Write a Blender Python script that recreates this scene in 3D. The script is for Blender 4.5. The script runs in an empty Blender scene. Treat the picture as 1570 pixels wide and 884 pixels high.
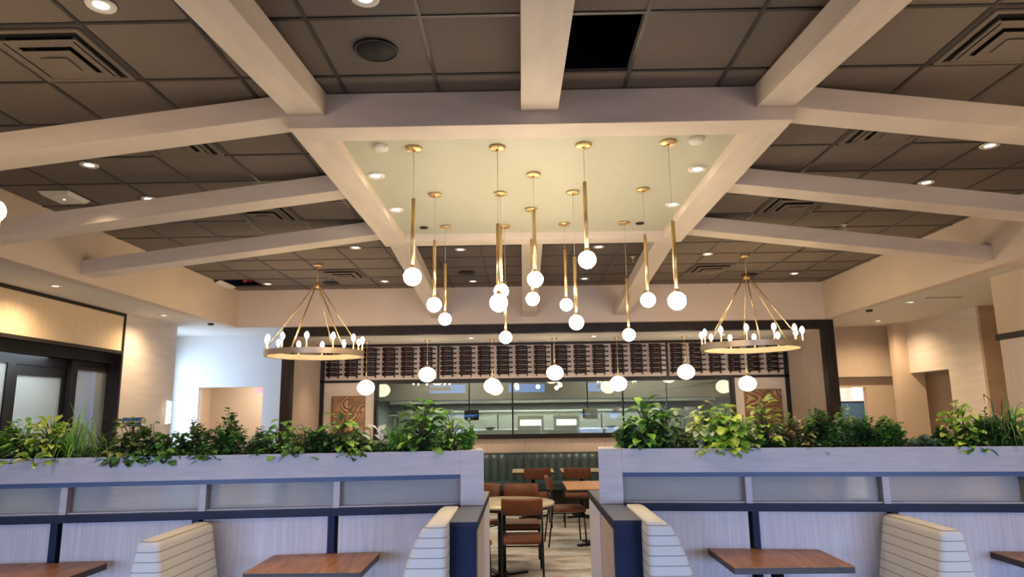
import bpy, math, random
from mathutils import Vector, Matrix
C = bpy.context.scene.collection
sc = bpy.context.scene
PI = math.pi
rnd = random.Random(7)

# ------------------------------------------------------------------ camera
F_PX = 1050.0
YAW, PITCH, ROLL = 0.0126775, 0.1791923, 0.013
cam_d = bpy.data.cameras.new('camera')
cam_d.sensor_fit = 'HORIZONTAL'; cam_d.sensor_width = 36.0
cam_d.lens = 36.0 * F_PX / 1570.0
cam_d.clip_start = 0.05; cam_d.clip_end = 200
cam = bpy.data.objects.new('camera', cam_d); C.objects.link(cam)
fw = Vector((-math.sin(YAW)*math.cos(PITCH), math.cos(YAW)*math.cos(PITCH), math.sin(PITCH)))
rt = Vector((math.cos(YAW), math.sin(YAW), 0)); up = rt.cross(fw)
r2 = rt*math.cos(ROLL) - up*math.sin(ROLL)
u2 = rt*math.sin(ROLL) + up*math.cos(ROLL)
cam.matrix_world = Matrix(((r2.x, u2.x, -fw.x, 0), (r2.y, u2.y, -fw.y, 0), (r2.z, u2.z, -fw.z, 1.70), (0, 0, 0, 1)))
sc.camera = cam

# ------------------------------------------------------------------ world, exposure, large lights
sc.view_settings.view_transform = 'Standard'; sc.view_settings.look = 'None'
sc.view_settings.gamma = 1.0; sc.view_settings.use_curve_mapping = False
sc.view_settings.exposure = 0.42
sc.cycles.max_bounces = 8; sc.cycles.diffuse_bounces = 5; sc.cycles.glossy_bounces = 4
sc.cycles.transmission_bounces = 6; sc.cycles.transparent_max_bounces = 12
sc.cycles.caustics_reflective = False; sc.cycles.caustics_refractive = False
sc.cycles.sample_clamp_indirect = 6.0
w = bpy.data.worlds.new('sky'); sc.world = w; w.use_nodes = True
bg = w.node_tree.nodes['Background']; bg.inputs[0].default_value = (0.16, 0.38, 1.0, 1); bg.inputs[1].default_value = 2.8

def area(name, loc, aim, sx, sy, power, col, spread=None):
    l = bpy.data.lights.new(name, 'AREA'); l.shape = 'RECTANGLE'; l.size = sx; l.size_y = sy
    l.energy = power; l.color = col
    if spread: l.spread = spread
    o = bpy.data.objects.new(name, l); C.objects.link(o); o.location = loc
    o.rotation_euler = (Vector(aim)-Vector(loc)).to_track_quat('-Z', 'Y').to_euler()
    return o
# daylight through the front windows (behind the camera) and the side window of the far left alcove
for wx in (-3.3, 3.7):
    area('window_daylight', (wx, -3.7, 0.9), (wx*0.6, 5, -1.0), 2.6, 1.0, 52, (0.46, 0.63, 1.0), math.radians(60))
area('door_backlight', (-7.1, 8.0, 2.55), (-7.3, 8.0, 0), 1.2, 3.4, 90, (0.72, 0.88, 1.0))  # added lamp, unseen behind the left doors, to brighten their reeded glass
area('window_daylight', (-6.45, 12.05, 1.9), (-4.5, 12.4, 1.8), 1.1, 1.8, 24, (0.76, 0.91, 1.0))

# ------------------------------------------------------------------ materials
def new_mat(name):
    m = bpy.data.materials.new(name); m.use_nodes = True
    return m, m.node_tree, m.node_tree.nodes['Principled BSDF']
def plain(name, col, rough=0.6, metal=0.0, noise=0.08, scale=(6, 6, 6), bump=0.0, spec=0.4, coat=0):
    m, t, b = new_mat(name); N = t.nodes; L = t.links
    tc = N.new('ShaderNodeTexCoord'); mp = N.new('ShaderNodeMapping'); mp.inputs[3].default_value = scale
    nz = N.new('ShaderNodeTexNoise'); nz.inputs['Scale'].default_value = 1.0; nz.inputs['Detail'].default_value = 5
    L.new(tc.outputs['Object'], mp.inputs[0]); L.new(mp.outputs[0], nz.inputs['Vector'])
    rp = N.new('ShaderNodeValToRGB')
    rp.color_ramp.elements[0].position = 0.32; rp.color_ramp.elements[1].position = 0.68
    rp.color_ramp.elements[0].color = tuple(c*(1-noise) for c in col[:3])+(1,)
    rp.color_ramp.elements[1].color = tuple(min(1, c*(1+noise)) for c in col[:3])+(1,)
    L.new(nz.outputs[0], rp.inputs[0]); L.new(rp.outputs[0], b.inputs['Base Color'])
    b.inputs['Roughness'].default_value = rough; b.inputs['Metallic'].default_value = metal
    b.inputs['Specular IOR Level'].default_value = spec; b.inputs['Coat Weight'].default_value = coat
    if bump:
        bp = N.new('ShaderNodeBump'); bp.inputs['Strength'].default_value = bump; bp.inputs['Distance'].default_value = 0.004
        L.new(nz.outputs[0], bp.inputs['Height']); L.new(bp.outputs[0], b.inputs['Normal'])
    return m
def emit(name, col, strength):
    m, t, b = new_mat(name)
    b.inputs['Base Color'].default_value = (0.9, 0.88, 0.84, 1)
    b.inputs['Emission Color'].default_value = tuple(col)+(1,); b.inputs['Emission Strength'].default_value = strength
    return m
def thin_glass(name, tint=(1, 1, 1), ior=1.5, rough=0.0):
    m, t, b = new_mat(name); N = t.nodes; L = t.links; N.remove(b)
    tr = N.new('ShaderNodeBsdfTransparent'); tr.inputs[0].default_value = tuple(tint)+(1,)
    gl = N.new('ShaderNodeBsdfGlossy'); gl.inputs['Roughness'].default_value = rough
    fr = N.new('ShaderNodeFresnel'); fr.inputs[0].default_value = ior
    mx = N.new('ShaderNodeMixShader'); L.new(fr.outputs[0], mx.inputs[0]); L.new(tr.outputs[0], mx.inputs[1]); L.new(gl.outputs[0], mx.inputs[2])
    L.new(mx.outputs[0], N['Material Output'].inputs[0]); return m
def reeded(name, tint, axis='X', freq=60):
    m, t, b = new_mat(name); N = t.nodes; L = t.links
    tc = N.new('ShaderNodeTexCoord'); wv = N.new('ShaderNodeTexWave'); wv.bands_direction = axis
    wv.inputs['Scale'].default_value = freq; wv.inputs['Distortion'].default_value = 2.5; wv.inputs['Detail'].default_value = 3
    L.new(tc.outputs['Object'], wv.inputs['Vector'])
    bp = N.new('ShaderNodeBump'); bp.inputs['Strength'].default_value = 0.22; bp.inputs['Distance'].default_value = 0.01
    L.new(wv.outputs[0], bp.inputs['Height'])
    N.remove(b)
    tl = N.new('ShaderNodeBsdfTranslucent'); tl.inputs[0].default_value = tuple(tint)+(1,)
    df = N.new('ShaderNodeBsdfDiffuse'); df.inputs[0].default_value = tuple(tint)+(1,)
    gl = N.new('ShaderNodeBsdfGlossy'); gl.inputs['Roughness'].default_value = 0.18
    rf = N.new('ShaderNodeBsdfRefraction'); rf.inputs['Roughness'].default_value = 0.22; rf.inputs['IOR'].default_value = 1.12
    rf.inputs[0].default_value = tuple(min(1, c*1.3) for c in tint)+(1,)
    m1 = N.new('ShaderNodeMixShader'); m1.inputs[0].default_value = 0.45; L.new(tl.outputs[0], m1.inputs[1]); L.new(df.outputs[0], m1.inputs[2])
    m2 = N.new('ShaderNodeMixShader'); m2.inputs[0].default_value = 0.55; L.new(m1.outputs[0], m2.inputs[1]); L.new(rf.outputs[0], m2.inputs[2])
    m3 = N.new('ShaderNodeMixShader'); m3.inputs[0].default_value = 0.12; L.new(m2.outputs[0], m3.inputs[1]); L.new(gl.outputs[0], m3.inputs[2])
    for n in (df, gl, rf): L.new(bp.outputs[0], n.inputs['Normal'])
    L.new(m3.outputs[0], N['Material Output'].inputs[0]); return m
def leafmat(name, c1, c2, scale=9.0, stripe=False):
    m, t, b = new_mat(name); N = t.nodes; L = t.links
    tc = N.new('ShaderNodeTexCoord'); nz = N.new('ShaderNodeTexNoise'); nz.inputs['Scale'].default_value = scale; nz.inputs['Detail'].default_value = 4
    L.new(tc.outputs['Object'], nz.inputs['Vector'])
    rp = N.new('ShaderNodeValToRGB'); e = rp.color_ramp.elements
    e[0].position = 0.40 if not stripe else 0.47; e[1].position = 0.62 if not stripe else 0.53
    e[0].color = tuple(c1)+(1,); e[1].color = tuple(c2)+(1,)
    L.new(nz.outputs[0], rp.inputs[0]); L.new(rp.outputs[0], b.inputs['Base Color'])
    b.inputs['Roughness'].default_value = 0.42; b.inputs['Specular IOR Level'].default_value = 0.5
    tl = N.new('ShaderNodeBsdfTranslucent'); L.new(rp.outputs[0], tl.inputs[0])
    mx = N.new('ShaderNodeMixShader'); mx.inputs[0].default_value = 0.3
    L.new(b.outputs[0], mx.inputs[1]); L.new(tl.outputs[0], mx.inputs[2]); L.new(mx.outputs[0], N['Material Output'].inputs[0])
    return m

M = {}
M['beam'] = plain('whitewashed_beam_wood', (0.66, 0.57, 0.49), 0.55, noise=0.07, scale=(2.2, 2.2, 9), bump=0.15)
M['beam_y'] = plain('whitewashed_beam_wood_long', (0.66, 0.57, 0.49), 0.55, noise=0.07, scale=(9, 1.2, 9), bump=0.15)
M['plaster'] = plain('warm_beige_plaster', (0.66, 0.55, 0.46), 0.8, noise=0.03, scale=(1.5, 1.5, 1.5), bump=0.1)
M['ceil_white'] = plain('off_white_ceiling_paint', (0.70, 0.66, 0.60), 0.85, noise=0.02)
M['tile'] = plain('taupe_ceiling_tile', (0.165, 0.135, 0.115), 0.9, noise=0.14, scale=(90, 90, 90), bump=0.3)
M['grid'] = plain('dark_ceiling_grid_metal', (0.045, 0.04, 0.038), 0.45, 0.2, noise=0.2)
M['olive'] = plain('olive_ceiling_paint', (0.47, 0.47, 0.37), 0.45, noise=0.02)
M['black'] = plain('black_void', (0.004, 0.004, 0.004), 0.9, noise=0)
M['blackmetal'] = plain('black_metal', (0.015, 0.015, 0.018), 0.4, 0.5, noise=0.05)
M['espresso'] = plain('espresso_wood', (0.022, 0.016, 0.015), 0.45, noise=0.3, scale=(30, 30, 3), spec=0.2)
M['blackwood'] = plain('black_stained_wood', (0.010, 0.009, 0.010), 0.5, noise=0.2, scale=(30, 30, 3), spec=0.15)
M['navy'] = plain('blue_tinted_espresso', (0.012, 0.018, 0.050), 0.5, noise=0.15, scale=(30, 30, 4), spec=0.12)  # dark espresso wood with the blue daylight tint put into its colour
M['navytrim'] = plain('navy_metal_trim', (0.050, 0.075, 0.16), 0.45, noise=0.1)
M['navydark'] = plain('blue_tinted_rail', (0.016, 0.020, 0.044), 0.5, noise=0.1, spec=0.15)  # dark rail and cap colour carries the same blue daylight tint
M['captop'] = plain('slate_laminate_cap', (0.11, 0.115, 0.135), 0.35, noise=0.05)
def streak(name, c, amt=0.10, sx=70, sz=2.0, rough=0.6):
    return plain(name, c, rough, noise=amt, scale=(sx, sx, sz), bump=0.15)
M['panel'] = streak('pale_grasscloth_panel', (0.50, 0.47, 0.50), 0.10)
M['fascia'] = plain('whitewashed_planter_wood', (0.43, 0.40, 0.43), 0.5, noise=0.08, scale=(5, 5, 30), bump=0.15)
M['beigepanel'] = streak('beige_grasscloth_panel', (0.66, 0.52, 0.36), 0.06)
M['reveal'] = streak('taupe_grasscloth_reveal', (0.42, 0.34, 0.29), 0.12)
M['stone'] = plain('pale_split_travertine', (0.60, 0.55, 0.51), 0.8, noise=0.06, scale=(1.5, 1.5, 12), bump=0.2)
M['stonebrown'] = plain('brown_split_travertine', (0.42, 0.30, 0.22), 0.8, noise=0.1, scale=(1.5, 1.5, 12), bump=0.3)
M['wallwarm'] = plain('beige_painted_wall', (0.58, 0.48, 0.38), 0.8, noise=0.02)
M['wallcool'] = plain('pale_cool_painted_wall', (0.66, 0.68, 0.68), 0.75, noise=0.02)
M['brass'] = plain('brushed_brass', (0.78, 0.56, 0.29), 0.33, 1.0, noise=0.06, scale=(40, 40, 5))
M['champagne'] = plain('champagne_metal', (0.55, 0.45, 0.33), 0.4, 0.6, noise=0.05)
M['ringtint'] = plain('bulb_lit_ring_tint', (0.8, 0.65, 0.42), 0.5, noise=0.02)  # bulb light on the inside of the ring, put into the colour
M['globe'] = emit('lit_opal_glass', (1.0, 0.80, 0.56), 50)
M['globelow'] = emit('lit_soft_opal_glass', (1.0, 0.82, 0.60), 7)
M['bulb'] = emit('lit_filament_bulb', (1.0, 0.72, 0.38), 75)
M['warmlit'] = emit('lit_warmer_interior', (0.85, 1.0, 0.92), 1.3)
M['led'] = emit('lit_downlight_lens', (1.0, 0.88, 0.70), 10)
M['leddim'] = emit('dim_downlight_lens', (1.0, 0.9, 0.75), 2.5)
M['white'] = plain('white_plastic', (0.72, 0.70, 0.66), 0.5, noise=0.02)
M['cord'] = plain('clear_grey_cord', (0.45, 0.42, 0.38), 0.5, noise=0)
M['speaker'] = plain('black_speaker_grille', (0.012, 0.011, 0.011), 0.7, noise=0.3, scale=(200, 200, 200), bump=0.5)
M['tabletop'] = plain('walnut_table_wood', (0.31, 0.145, 0.060), 0.4, noise=0.35, scale=(28, 3.0, 28), spec=0.3)
M['oak'] = plain('honey_table_wood', (0.50, 0.25, 0.10), 0.35, noise=0.2, scale=(28, 3.0, 28))
M['tableedge'] = plain('dark_walnut_edge', (0.035, 0.02, 0.016), 0.4, noise=0.2, scale=(30, 30, 30))
M['laminate'] = plain('pale_green_grey_laminate', (0.42, 0.40, 0.30), 0.3, noise=0.04)
M['leather'] = plain('cognac_leather', (0.14, 0.043, 0.019), 0.42, noise=0.2, scale=(12, 12, 12), bump=0.2)
M['bottle'] = plain('dark_wine_glass', (0.014, 0.008, 0.007), 0.35, noise=0.1, spec=0.3)
M['foil'] = plain('dark_red_foil', (0.035, 0.012, 0.010), 0.4, 0.3, noise=0.1)
M['rackboard'] = plain('cream_rack_board', (0.62, 0.50, 0.42), 0.7, noise=0.03)
M['cream'] = plain('cream_wall_panel', (0.66, 0.57, 0.50), 0.65, noise=0.03)
M['blush'] = plain('blush_wood_panel', (0.62, 0.52, 0.48), 0.5, noise=0.05, scale=(30, 30, 3))
M['artwood'] = plain('carved_brown_wood', (0.42, 0.26, 0.15), 0.6, noise=0.25, scale=(8, 8, 8))
M['groove'] = plain('dark_brown_groove', (0.21, 0.11, 0.06), 0.7, noise=0.2)  # darker brown for the deepest carved faces
M['greenleather'] = plain('dark_green_vinyl', (0.034, 0.068, 0.082), 0.35, noise=0.1)
M['steel'] = plain('brushed_stainless', (0.55, 0.60, 0.58), 0.3, 0.9, noise=0.08, scale=(3, 3, 60))
M['kwall'] = plain('pale_green_kitchen_tile', (0.40, 0.46, 0.42), 0.4, noise=0.06, scale=(4, 4, 4))
M['ktan'] = plain('khaki_kitchen_bulkhead', (0.19, 0.165, 0.13), 0.6, noise=0.05)
M['plate'] = plain('white_china', (0.85, 0.85, 0.83), 0.25, noise=0.01)
M['soil'] = plain('dark_moss_soil', (0.020, 0.022, 0.010), 0.95, noise=0.5, scale=(60, 60, 60), bump=1.0)
M['stem'] = plain('green_brown_stem', (0.07, 0.085, 0.02), 0.6, noise=0.2)
M['glass'] = thin_glass('kitchen_glass', (0.90, 0.93, 0.88), 1.85)
M['clear'] = thin_glass('window_glass', (0.95, 0.98, 1.0), 1.45)
M['reeded'] = reeded('reeded_partition_glass', (0.92, 0.95, 0.98), 'Z', 40)
M['reededv'] = reeded('reeded_door_glass', (0.62, 0.66, 0.66), 'Y', 14)
M['red'] = emit('red_exit_letters', (1.0, 0.02, 0.02), 2.5)
M['redpaint'] = plain('red_sprinkler_pipe', (0.35, 0.02, 0.02), 0.5, noise=0.1)
M['bluesign'] = plain('blue_sign_face', (0.05, 0.12, 0.42), 0.4, noise=0.05)

# carpet: warm grey patches with pale blue bands
def carpet():
    m, t, b = new_mat('patterned_carpet'); N = t.nodes; L = t.links
    tc = N.new('ShaderNodeTexCoord'); mp = N.new('ShaderNodeMapping'); mp.inputs[3].default_value = (0.9, 2.2, 1)
    nz = N.new('ShaderNodeTexNoise'); nz.inputs['Scale'].default_value = 1.3; nz.inputs['Detail'].default_value = 8; nz.inputs['Roughness'].default_value = 0.7
    L.new(tc.outputs['Object'], mp.inputs[0]); L.new(mp.outputs[0], nz.inputs['Vector'])
    rp = N.new('ShaderNodeValToRGB'); e = rp.color_ramp.elements
    e[0].position = 0.36; e[0].color = (0.15, 0.14, 0.15, 1); e[1].position = 0.64; e[1].color = (0.50, 0.64, 0.78, 1)
    k = rp.color_ramp.elements.new(0.5); k.color = (0.42, 0.41, 0.40, 1)
    L.new(nz.outputs[0], rp.inputs[0]); L.new(rp.outputs[0], b.inputs['Base Color']); b.inputs['Roughness'].default_value = 0.95
    return m
M['carpet'] = carpet()
def upholstery():
    m, t, b = new_mat('cream_ribbed_fabric'); N = t.nodes; L = t.links
    tc = N.new('ShaderNodeTexCoord'); nz = N.new('ShaderNodeTexNoise'); nz.inputs['Scale'].default_value = 120; nz.inputs['Detail'].default_value = 2
    L.new(tc.outputs['Object'], nz.inputs['Vector'])
    sx = N.new('ShaderNodeSeparateXYZ'); L.new(tc.outputs['Object'], sx.inputs[0])
    a = N.new('ShaderNodeMath'); a.operation = 'MODULO'; a.inputs[1].default_value = 0.055
    L.new(sx.outputs[2], a.inputs[0])
    g = N.new('ShaderNodeMath'); g.operation = 'LESS_THAN'; g.inputs[1].default_value = 0.007; L.new(a.outputs[0], g.inputs[0])
    mx = N.new('ShaderNodeMix'); mx.data_type = 'RGBA'
    mx.inputs['A'].default_value = (0.60, 0.59, 0.57, 1); mx.inputs['B'].default_value = (0.33, 0.31, 0.29, 1)
    L.new(g.outputs[0], mx.inputs['Factor'])
    L.new(mx.outputs['Result'], b.inputs['Base Color']); b.inputs['Roughness'].default_value = 0.85
    bp = N.new('ShaderNodeBump'); bp.inputs['Strength'].default_value = 0.25; bp.inputs['Distance'].default_value = 0.002
    L.new(nz.outputs[0], bp.inputs['Height']); L.new(bp.outputs[0], b.inputs['Normal'])
    return m
M['fabric'] = upholstery()

# ------------------------------------------------------------------ mesh helper
class MB:
    def __init__(s): s.v = []; s.f = []; s.mi = []; s.sm = []; s.cur = 0
    def add(s, vs, fs, smooth=False):
        n = len(s.v); s.v += [tuple(p) for p in vs]
        for f in fs: s.f.append(tuple(i+n for i in f)); s.mi.append(s.cur); s.sm.append(smooth)
        return s
    def mat(s, i): s.cur = i; return s
    def hexa(s, p):   # 8 points: bottom 4 ccw, top 4 ccw
        return s.add(p, [(3, 2, 1, 0), (4, 5, 6, 7), (0, 1, 5, 4), (1, 2, 6, 5), (2, 3, 7, 6), (3, 0, 4, 7)])
    def box(s, x0, x1, y0, y1, z0, z1):
        return s.hexa([(x0, y0, z0), (x1, y0, z0), (x1, y1, z0), (x0, y1, z0), (x0, y0, z1), (x1, y0, z1), (x1, y1, z1), (x0, y1, z1)])
    def tube(s, pts, r, n=8, cap=True):
        pts = [Vector(p) for p in pts]; rs = r if isinstance(r, (list, tuple)) else [r]*len(pts)
        vs = []; ref = None
        for i, p in enumerate(pts):
            d = (pts[min(i+1, len(pts)-1)]-pts[max(i-1, 0)]).normalized()
            if ref is None: ref = Vector((0, 0, 1)) if abs(d.z) < 0.9 else Vector((1, 0, 0))
            a = d.cross(ref).normalized(); b = d.cross(a).normalized(); ref = -b if False else ref
            for k in range(n):
                t = 2*PI*k/n; vs.append(p + (a*math.cos(t)+b*math.sin(t))*rs[i])
        fs = [(i*n+k, i*n+(k+1) % n, (i+1)*n+(k+1) % n, (i+1)*n+k) for i in range(len(pts)-1) for k in range(n)]
        if cap: fs += [tuple(range(n))[::-1], tuple((len(pts)-1)*n+k for k in range(n))]
        return s.add(vs, fs, True)
    def lathe(s, prof, c=(0, 0, 0), n=24, axis='Z'):   # prof: (r, h)
        vs = []
        for r, h in prof:
            for k in range(n):
                t = 2*PI*k/n; x, y = r*math.cos(t), r*math.sin(t)
                vs.append((c[0]+x, c[1]+y, c[2]+h) if axis == 'Z' else (c[0]+h, c[1]+x, c[2]+y) if axis == 'X' else (c[0]+x, c[1]+h, c[2]+y))
        m = len(prof)
        fs = [(i*n+k, i*n+(k+1) % n, (i+1)*n+(k+1) % n, (i+1)*n+k) for i in range(m-1) for k in range(n)]
        if prof[0][0] > 1e-5: fs.append(tuple(range(n))[::-1])
        if prof[-1][0] > 1e-5: fs.append(tuple((m-1)*n+k for k in range(n)))
        return s.add(vs, fs, True)
    def sphere(s, c, r, rz=None, n=24, m=14):
        rz = rz or r
        return s.lathe([(max(1e-6, r*math.sin(PI*i/m)), -rz*math.cos(PI*i/m)) for i in range(m+1)], c, n)
    def build(s, name, mats, parent=None, local=False, bevel=0, origin=None):
        if not isinstance(mats, (list, tuple)): mats = [mats]
        if parent is not None:
            off = Vector((0, 0, 0)) if local else world_off(parent)
        elif origin is not None: off = Vector(origin)
        elif local: off = Vector((0, 0, 0))
        else:
            xs, ys, zs = zip(*s.v); off = Vector(((min(xs)+max(xs))/2, (min(ys)+max(ys))/2, min(zs)))
        me = bpy.data.meshes.new(name)
        me.from_pydata([tuple(Vector(p)-off) for p in s.v], [], s.f)
        for m in mats: me.materials.append(m)
        me.polygons.foreach_set('material_index', s.mi); me.polygons.foreach_set('use_smooth', s.sm)
        me.update()
        import bmesh
        bm = bmesh.new(); bm.from_mesh(me); bmesh.ops.recalc_face_normals(bm, faces=bm.faces)
        if bevel:
            bmesh.ops.bevel(bm, geom=[e for e in bm.edges if e.calc_face_angle(0) > 0.6], offset=bevel, segments=2, affect='EDGES', profile=0.6)
        bm.to_mesh(me); bm.free()
        o = bpy.data.objects.new(name, me); C.objects.link(o)
        if parent is not None: o.parent = parent
        else: o.location = off
        return o
def world_off(o):
    v = Vector((0, 0, 0))
    while o is not None: v += Vector(o.location); o = o.parent
    return v
def tag(o, label, cat, group=None, kind=None):
    o['label'] = label; o['category'] = cat
    if group: o['group'] = group
    if kind: o['kind'] = kind
    return o
def thing(name, loc, label, cat, group=None, rz=0):
    o = bpy.data.objects.new(name, None); C.objects.link(o); o.location = loc; o.rotation_euler = (0, 0, rz)
    o.empty_display_size = 0.1
    return tag(o, label, cat, group)
def struct(name, mb, mat, parent=None, **k):
    o = mb.build(name, mat, parent, **k)
    if parent is None: o['kind'] = 'structure'
    return o
def dup(root, loc, label, rz=None, group=None):
    def cp(o, par):
        c = o.copy(); C.objects.link(c); c.parent = par
        for ch in [q for q in bpy.data.objects if q.parent == o]: cp(ch, c)
        return c
    kids = [q for q in bpy.data.objects if q.parent == root]
    r = root.copy(); C.objects.link(r); r.location = loc; r['label'] = label
    if rz is not None: r.rotation_euler = (0, 0, rz)
    if group: r['group'] = group
    for k in kids: cp(k, r)
    return r
def B(*a): return MB().box(*a)

# ------------------------------------------------------------------ room shell
X0, X1, Y0, Y1 = -4.77, 5.05, 0.27, 11.35      # coffer
ZC, ZS = 3.79, 3.165                           # tile ceiling, lower ceiling
struct('floor', B(-9, 10, -4.2, 18.5, -0.1, 0.0), M['carpet'])
gx = [-0.519+0.61*k for k in range(-8, 11)]; gy = [3.335+0.64*k for k in range(-6, 14)]
gx = [x for x in gx if X0+0.02 < x < X1-0.02]; gy = [y for y in gy if Y0+0.02 < y < Y1-0.02]
xs = [X0]+gx+[X1]; ys = [Y0]+gy+[Y1]
def cell_at(x, y):
    i = max(k for k in range(len(xs)) if xs[k] <= x); j = max(k for k in range(len(ys)) if ys[k] <= y); return i, j
hole = cell_at(0.4, 3.6); hole2 = cell_at(-4.4, 10.7)
VENTS = [cell_at(-2.65, 3.6), cell_at(-2.65, 4.9), cell_at(-2.65, 6.8), cell_at(-2.65, 10.0),
         cell_at(2.85, 3.6), cell_at(2.85, 4.9), cell_at(2.85, 6.8), cell_at(2.85, 10.0)]
t = MB()
for i in range(len(xs)-1):
    for j in range(len(ys)-1):
        if (i, j) in (hole, hole2): continue
        t.box(xs[i]+0.0005, xs[i+1]-0.0005, ys[j]+0.0005, ys[j+1]-0.0005, ZC, ZC+0.02)
ceil = struct('ceiling', t, M['tile'])
t = MB()
for x in gx: t.box(x-0.012, x+0.012, Y0, Y1, ZC-0.006, ZC-0.0003)
for y in gy: t.box(X0, X1, y-0.012, y+0.012, ZC-0.0065, ZC-0.0004)
t.build('ceiling_grid', M['grid'], ceil)
for hl_, nm in ((hole2, 'ceiling_void_corner'), (hole, 'ceiling_void')):
    hx0, hx1, hy0, hy1 = xs[hl_[0]], xs[hl_[0]+1], ys[hl_[1]], ys[hl_[1]+1]
    t = MB().box(hx0-0.3, hx1+0.3, hy0-0.3, hy1+0.3, ZC+0.7, ZC+0.72)
    for a in ((hx0-0.32, hx0-0.3, hy0-0.3, hy1+0.3), (hx1+0.3, hx1+0.32, hy0-0.3, hy1+0.3), (hx0-0.3, hx1+0.3, hy0-0.32, hy0-0.3), (hx0-0.3, hx1+0.3, hy1+0.3, hy1+0.32)):
        t.box(*a, ZC+0.056, ZC+0.7)
    struct(nm, t, M['black'])
# bright metal lip around the missing tile
t = MB().box(hx0, hx0+0.012, hy0, hy1, ZC-0.004, ZC+0.035).box(hx1-0.012, hx1, hy0, hy1, ZC-0.004, ZC+0.035)
t.box(hx0+0.012, hx1-0.012, hy0, hy0+0.012, ZC-0.004, ZC+0.035)
t.build('tile_opening_edge', M['champagne'], ceil)

# lower ceiling around the coffer: ring of slabs (soffit faces are the coffer's walls)
T = 3.19
def slab(name, *a, mat='ceil_white'): return struct(name, B(*a), M[mat])
slab('ceiling_lower_left', -6.6, X0-0.16, -4.2, 12.9, T, T+0.1)
slab('ceiling_lower_right', X1+0.16, 7.6, -4.2, 13.4, T, T+0.1)
slab('ceiling_lower_back', X0-0.16, X1+0.16, 11.45, 13.4, T, T+0.1)
slab('ceiling_lower_front', X0-0.16, X1+0.16, -4.2, Y0-0.16, T, T+0.1)
struct('ceiling_soffit_left', B(X0-0.16, X0, Y0-0.16, Y1+0.1, ZS, ZC+0.05), M['plaster'])
struct('ceiling_soffit_right', B(X1, X1+0.16, Y0-0.16, Y1+0.1, ZS, ZC+0.05), M['plaster'])
struct('ceiling_soffit_back', B(X0, X1, Y1, Y1+0.1, ZS, ZC+0.05), M['plaster'])
struct('ceiling_soffit_front', B(X0, X1, Y0-0.16, Y0, ZS, ZC+0.05), M['plaster'])

# front wall behind the camera, with three window openings
t = MB()
WINS = [(-4.7, -1.9), (-1.2, 1.6), (2.3, 5.1)]
edges = [-6.6]+[v for wv in WINS for v in wv]+[7.6]
for i in range(0, len(edges), 2): t.box(edges[i], edges[i+1], -4.2, -4.0, 0, T)
t.box(-8.1, -6.6, -4.2, -4.0, 0, 2.65)
for a, b in WINS: t.box(a, b, -4.2, -4.0, 0, 0.3 if abs(a) > 1.5 else 1.7).box(a, b, -4.2, -4.0, 1.7, 2.55).box(a, b, -4.2, -4.0, 2.98, T).box(a, a+0.6, -4.2, -4.0, 2.55, 2.98).box(b-0.6, b, -4.2, -4.0, 2.55, 2.98)
struct('wall_front', t, M['wallwarm'])
for i, (a, b) in enumerate(WINS):
    t = MB(); low = abs(a) > 1.5
    if low: t.box(a, b, -4.15, -4.1, 0.3, 0.36).box(a, b, -4.15, -4.1, 1.64, 1.7)
    for x in ((a, (a+b)/2-0.03, b-0.06) if low else ()): t.box(x, x+0.06, -4.15, -4.1, 0.36, 1.64)
    t.box(a+0.6, b-0.6, -4.15, -4.1, 2.55, 2.58).box(a+0.6, b-0.6, -4.15, -4.1, 2.95, 2.98)
    o = struct('window_%d' % (i+2), t, M['espresso'])
    B(a+0.06, b-0.06, -4.13, -4.125, 0.36, 1.64).build('window_glass', M['clear'], o) if low else None
    B(a+0.6, b-0.6, -4.13, -4.125, 2.58, 2.95).build('window_glass', M['clear'], o)

# left wall: dark-framed header panel over sliding doors, then pale split stone
XL = -5.77
struct('wall_left', MB().box(XL-0.45, XL-0.2, -4.2, 9.83, 2.65, T).box(-8.1, -8.0, -4.2, 9.83, 0, 2.65).box(-8.1, XL-0.45, 9.73, 9.83, 0, 2.65), M['wallwarm'])  # outer wall and return added behind the doors to catch the backlight
struct('ceiling_behind_doors', B(-8.1, XL-0.45, -4.2, 9.83, 2.65, 2.75), M['ceil_white'])  # closes the added space behind the doors
struct('wall_left_header', B(XL-0.2, XL, -4.2, 9.79, 2.645, 3.15), M['beigepanel'])
t = MB().box(XL-0.2, XL+0.015, -4.2, 9.83, 3.145, 3.188).box(XL-0.2, XL+0.015, -4.2, 9.83, 2.60, 2.645).box(XL-0.2, XL+0.015, 9.79, 9.83, 2.645, 3.145)
t.box(XL-0.38, XL+0.015, 9.79, 9.83, 0, 2.60)
struct('trim_left_panel', t, M['espresso'])
struct('wall_left_stone', B(XL-0.25, XL, 9.83, 11.35, 0, T), M['stone'])
# doors
def sliding_door(n, y0, y1, x, top, fw_=0.13):
    fr = MB().box(x-0.05, x, y0, y0+fw_, 0, top+0.1).box(x-0.05, x, y1-fw_, y1, 0, top+0.1).box(x-0.05, x, y0+fw_, y1-fw_, top-0.02, top+0.1).box(x-0.05, x, y0+fw_, y1-fw_, 0, 0.25)
    d = struct('door_%d' % n, fr, M['blackwood'])
    B(x-0.03, x-0.02, y0+fw_, y1-fw_, 0.25, top-0.02).build('reeded_glass', M['reededv'], d)
    MB().tube([(x+0.04, y1-fw_/2, 0.85), (x+0.04, y1-fw_/2, 1.25)], 0.012).box(x, x+0.04, y1-fw_/2-.008, y1-fw_/2+.008, 0.88, 0.90).box(x, x+0.04, y1-fw_/2-.008, y1-fw_/2+.008, 1.2, 1.22).build('handle', M['blackmetal'], d)
sliding_door(1, 8.98, 9.95, -5.93, 2.36)
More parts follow.
